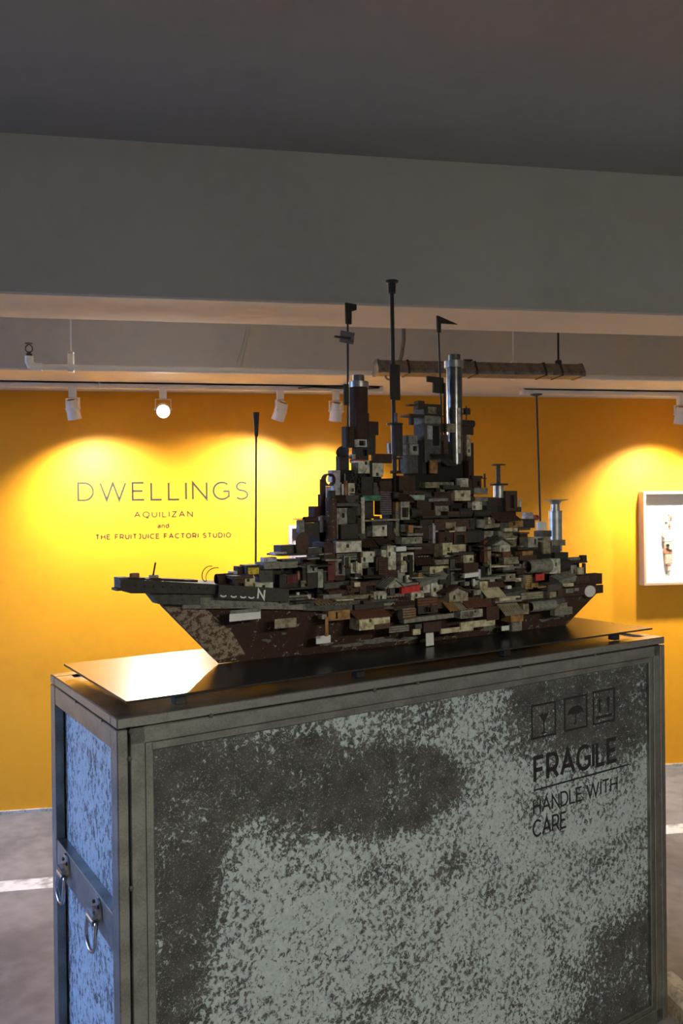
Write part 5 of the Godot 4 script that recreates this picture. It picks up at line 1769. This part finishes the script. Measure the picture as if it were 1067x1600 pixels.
	["h",-.0894,.2909,-.0207,.311,.0597,.04,"R",[],"f"],
	["h",-.0278,.274,.0387,.3087,.0461,.04,"G",[[.0097,.2844,.0169,.2933]],""],
	["h",.002,.2908,.0633,.3193,.0636,.04,"R",[],""],
	["h",.0668,.2662,.1066,.3063,.0559,.04,"G2",[],""],
	["h",.156,.2702,.1966,.3072,.0462,.04,"R2",[[.1669,.28,.1747,.2893]],""],
	["h",.1983,.2761,.2558,.3124,.0596,.04,"R",[],"f"],
	["h",.2496,.2738,.3305,.3064,.0601,.04,"W2",[[.2919,.2832,.3001,.2927]],""],
	["h",.3513,.2674,.4156,.3055,.0454,.04,"G2",[[.3866,.278,.3951,.2878]],"f"],
	["h",-.3017,.2531,-.2696,.2901,.0606,.04,"R2",[[-.2905,.2663,-.2843,.2746]],""],
	["h",-.268,.2638,-.2362,.2866,.0632,.04,"G",[],"f"],
	["h",-.2045,.2424,-.169,.2823,.0479,.04,"R2",[],""],
	["h",-.1486,.2431,-.104,.284,.062,.04,"K",[],"f"],
	["h",-.087,.2488,-.0343,.2769,.051,.04,"W",[[-.0656,.2562,-.0586,.265]],""],
	["h",-.0312,.2334,.0255,.2734,.0513,.04,"K",[],"f"],
	["h",.0063,.2473,.0779,.2747,.056,.04,"R",[],""],
	["h",.0851,.2359,.1229,.2746,.05,.04,"W",[],"f"],
	["h",.1445,.2288,.2018,.2684,.0481,.04,"D",[],"f"],
	["h",.2065,.2342,.2662,.263,.0554,.04,"R",[[.2194,.2413,.2274,.2507]],"f"],
	["h",.2707,.2328,.3388,.2704,.0526,.04,"R2",[[.2858,.2467,.294,.2562]],""],
	["h",.337,.2299,.3916,.2632,.0557,.04,"W2",[],""],
	["h",.3987,.2346,.4458,.267,.0592,.04,"R",[],""],
	["h",-.3504,.2167,-.313,.2537,.0553,.04,"R",[[-.3288,.2285,-.3227,.2367]],""],
	["h",-.3056,.2363,-.2628,.2556,.0584,.04,"G2",[],""],
	["h",-.2676,.2092,-.2132,.247,.0592,.04,"G2",[[-.2485,.2207,-.2421,.229]],"f"],
	["h",-.2028,.2229,-.1418,.2466,.064,.04,"R",[[-.168,.2286,-.1614,.2371]],"f"],
	["h",-.1466,.2111,-.1001,.2516,.0473,.04,"R",[[-.1212,.2251,-.1144,.2338]],"f"],
	["h",-.1115,.2081,-.0631,.2404,.0622,.04,"D",[[-.0843,.2175,-.0774,.2261]],"f"],
	["h",-.0405,.2102,.0041,.2462,.0519,.04,"G",[],"f"],
	["h",.0137,.2209,.0562,.2428,.0608,.04,"W2",[],""],
	["h",.0683,.2029,.1217,.235,.0601,.04,"R2",[[.0808,.214,.0883,.2231]],"f"],
	["h",.1378,.2005,.2056,.2297,.0567,.04,"W",[[.1584,.2074,.1661,.2166]],""],
	["h",.2076,.2015,.2752,.2342,.0492,.04,"D",[[.2451,.2111,.2531,.2205]],""],
	["h",.2568,.1887,.3311,.2334,.0625,.04,"G",[],""],
	["h",.3397,.1957,.382,.2257,.0465,.04,"W",[],""],
	["h",.398,.1969,.4481,.2308,.0514,.04,"K",[],""],
	["h",-.3738,.1947,-.3351,.2319,.0912,.04,"D",[[-.3568,.2108,-.3508,.2188]],"f"],
	["h",-.3277,.1814,-.2773,.2179,.0855,.04,"D",[],"f"],
	["h",-.2736,.1981,-.2404,.2191,.0773,.04,"R",[[-.2636,.2016,-.2574,.2098]],""],
	["h",-.2286,.1985,-.1855,.2251,.0813,.04,"D",[[-.2151,.2043,-.2087,.2127]],"f"],
	["h",-.1737,.1985,-.1151,.22,.0857,.04,"D",[],"f"],
	["h",-.1109,.1908,-.0705,.2134,.0867,.04,"R",[[-.0934,.1937,-.0866,.2023]],"f"],
	["h",-.0789,.1759,-.0299,.2104,.0913,.04,"W2",[],""],
	["h",-.0069,.1748,.0628,.2006,.0913,.04,"W",[],"f"],
	["h",.0499,.1809,.1005,.207,.0916,.04,"R",[[.0615,.1878,.0689,.1967]],""],
	["h",.1098,.1607,.1622,.1983,.0888,.04,"G",[[.1349,.1748,.1425,.1839]],""],
	["h",.1747,.1699,.243,.2006,.0824,.04,"D",[],""],
	["h",.2215,.1612,.2639,.2036,.0899,.04,"K",[[.2402,.1771,.2481,.1864]],"f"],
	["h",.3229,.1594,.3964,.1971,.0765,.04,"D",[[.3595,.1689,.3679,.1785]],""],
	["h",.3917,.1622,.445,.1945,.0759,.04,"G",[],""],
	["h",.4581,.1693,.5249,.1893,.0764,.04,"D",[],""],
	["h",.5215,.1533,.5818,.1834,.0794,.04,"R",[],"f"],
	["h",-.3795,.1811,-.3371,.1995,.0936,.04,"C2",[[-.3695,.1842,-.3636,.1921]],""],
	["h",-.3258,.1641,-.2824,.1945,.0815,.04,"K",[],""],
	["h",-.2751,.1622,-.2345,.1851,.0896,.04,"D",[],"f"],
	["h",-.2301,.1518,-.1931,.1892,.0834,.04,"G2",[[-.219,.1666,-.2126,.175]],""],
	["h",-.1773,.1708,-.129,.1886,.0949,.04,"D",[],""],
	["h",-.1225,.16,-.0845,.1817,.0755,.04,"C2",[[-.1139,.1643,-.1071,.1728]],"f"],
	["h",-.0601,.1536,-.0016,.1712,.0823,.04,"K",[],"f"],
	["h",-.0087,.1537,.0344,.1776,.083,.04,"R",[],""],
	["h",.0514,.1375,.102,.1709,.0934,.04,"R",[],""],
	["h",.1034,.1393,.1563,.1714,.0822,.04,"R",[],"f"],
	["h",.1596,.1266,.2246,.1557,.094,.04,"K",[],"f"],
	["h",.2292,.1245,.3098,.1527,.0911,.04,"K",[[.2753,.1309,.2834,.1403]],"f"],
	["h",.2979,.1312,.3635,.1599,.0795,.04,"R2",[[.3252,.1377,.3335,.1472]],""],
	["h",.3523,.117,.4105,.1497,.0921,.04,"D",[[.3678,.129,.3762,.1385]],"f"],
	["h",.4538,.1114,.5343,.1394,.0783,.04,"R",[],""],
	["h",.5017,.0902,.5647,.1352,.0826,.04,"R2",[],""],
	["b",.1283,.3109,.1456,.3193,.0765,.0187,"R2",0],
	["b",.2378,.1162,.3197,.1208,.1466,.0367,"W",-2.1096],
	["b",-.0797,.2256,-.0651,.2361,.1104,.0237,"C",0],
	["b",-.0579,.1893,-.019,.1918,.1271,.0447,"W2",-.4167],
	["b",-.0346,.1887,-.0213,.1997,.1238,.0166,"O",0],
	["b",-.3168,.2469,-.2688,.2509,.1084,.021,"W2",-4.4367],
	["b",.2989,.2914,.3218,.3063,.0797,.0154,"G",0],
	["b",-.3788,.1881,-.3756,.2192,.1234,.006,"R",0],
	["b",-.0129,.1146,.0071,.1277,.1514,.0183,"R2",0],
	["b",-.2012,.2503,-.1968,.2686,.0996,.006,"O",0],
	["b",.1144,.1886,.1493,.1918,.1235,.024,"G2",5.2368],
	["b",.1878,.121,.2361,.1258,.1464,.0212,"C",4.2995],
	["b",.0356,.1682,.0604,.1807,.1295,.0209,"D",0],
	["b",.375,.2498,.3906,.2606,.0948,.0162,"C2",0],
	["b",-.238,.2024,-.2185,.211,.1235,.0246,"D",0],
	["b",.2158,.2511,.2627,.2547,.0987,.0356,"R",-.9878],
	["b",-.0787,.3086,-.0734,.3229,.077,.006,"C2",0],
	["b",-.3318,.2636,-.2927,.2663,.1024,.0292,"C2",3.9417],
	["b",-.2681,.3267,-.2565,.3341,.0743,.0246,"K",0],
	["b",.4191,.1318,.5158,.1348,.1372,.0405,"D",4.7121],
	["b",.1201,.1808,.1262,.2004,.1205,.006,"W",0],
	["b",.0661,.2361,.1456,.239,.1064,.0353,"R",1.8816],
	["b",-.2559,.227,-.2515,.2527,.1069,.006,"R",0],
	["b",.4018,.2745,.4774,.2803,.0874,.0381,"D",-.2649],
	["b",.0755,.2419,.1121,.2463,.1038,.0244,"W2",5.9593],
	["b",-.2115,.1977,-.142,.2025,.1258,.0266,"K",-5.3696],
	["b",.1567,.1556,.1638,.1763,.1287,.006,"W",0],
	["b",-.3573,.2344,-.2963,.2373,.1147,.024,"D",4.9795],
	["b",-.2592,.2323,-.2536,.2577,.1049,.006,"G",0],
	["b",.2205,.1633,.2399,.1755,.1276,.0151,"W2",0],
	["b",-.4281,.1529,-.372,.1561,.1514,.0346,"D",.7825],
	["b",-.2575,.326,-.1888,.3294,.0758,.0235,"C2",-5.6552],
	["b",-.403,.1922,-.4001,.2056,.1298,.006,"K",0],
	["b",.4029,.1366,.4725,.1414,.1355,.042,"O",3.0693],
	["b",.2639,.2337,.3056,.2366,.1045,.0412,"D",3.7442],
	["b",.1438,.1283,.149,.1454,.1407,.006,"D",0],
	["b",.3358,.1694,.397,.1723,.126,.0264,"G2",-2.6089],
	["b",.2703,.2343,.3344,.2395,.1032,.0355,"C2",-5.6282],
	["b",-.0559,.2317,-.039,.239,.1088,.0235,"G2",0],
	["b",.2316,.1246,.236,.1392,.1409,.006,"D",0],
	["b",-.2711,.1768,-.2574,.1841,.1355,.0254,"R",0],
	["b",.0897,.1007,.0964,.1207,.1515,.006,"C2",0],
	["b",-.2565,.1679,-.2509,.1958,.1304,.006,"R",0],
	["b",-.0169,.1004,-.0116,.1214,.1543,.006,"R",0],
	["b",-.0646,.2358,-.0484,.2483,.1054,.0206,"R",0],
	["b",-.1605,.2144,-.1562,.2456,.1082,.006,"R2",0],
	["b",-.2261,.2167,-.2211,.2418,.1109,.006,"C",0],
	["b",-.4039,.2017,-.3989,.2267,.1207,.006,"O",0],
	["b",.3169,.2809,.3682,.2844,.087,.0284,"C",1.7124],
	["b",.2373,.2036,.3116,.2087,.1147,.0239,"C",-4.1282],
	["b",-.2057,.2359,-.202,.2683,.0998,.006,"R2",0],
	["b",-.2321,.1363,-.2109,.1436,.1513,.0208,"R2",0],
	["b",.5595,.1165,.5786,.1255,.1382,.0287,"G",0],
	["b",-.2083,.1276,-.2042,.1562,.1456,.006,"R",0],
	["b",.2342,.1918,.238,.2122,.1141,.006,"W2",0],
	["b",.326,.3184,.3876,.3229,.0736,.0387,"O",-.9461],
	["b",-.2455,.179,-.2281,.1903,.1323,.0184,"C",0],
	["b",-.2537,.3078,-.1983,.3105,.0833,.0305,"D",3.3885],
	["b",.2463,.1781,.3083,.1809,.1247,.0415,"G",.219],
	["b",.1693,.1221,.1925,.1327,.1446,.0223,"G2",0],
	["b",.0961,.2852,.1151,.2933,.0863,.0236,"D",0],
	["b",.0537,.1523,.0598,.1741,.1318,.006,"R",0],
	["b",-.1426,.157,-.139,.1806,.1339,.006,"R",0],
	["b",.5001,.1233,.5045,.1452,.1328,.006,"R",0],
	["b",-.0414,.3245,.0204,.3289,.0742,.0345,"G",-4.6889],
	["b",-.1584,.236,-.1358,.2508,.1059,.0219,"D",0],
	["b",-.3127,.1496,-.2595,.1531,.1492,.0341,"C",-3.2882],
	["b",.1493,.1318,.1754,.1458,.1402,.0247,"W2",0],
	["b",.3364,.2031,.3536,.2142,.1115,.0188,"D",0],
	["b",-.0263,.2871,.0442,.2907,.0883,.0364,"K",-2.1562],
	["b",.0032,.1926,.042,.196,.1242,.0296,"G2",-4.9766],
	["b",.1067,.2436,.1302,.2565,.0997,.0152,"W",0],
	["b",.212,.2652,.294,.2685,.0936,.0313,"R2",3.4186],
	["b",-.2452,.2293,-.2397,.2544,.1061,.006,"C2",0],
	["b",.3214,.1588,.3441,.169,.1278,.0224,"C",0],
	["b",-.2227,.3083,-.2021,.3196,.0795,.019,"R",0],
	["b",-.2071,.2753,-.2026,.3068,.0845,.006,"R",0],
	["b",.2625,.2647,.347,.2676,.0933,.041,"C2",-.3845],
]
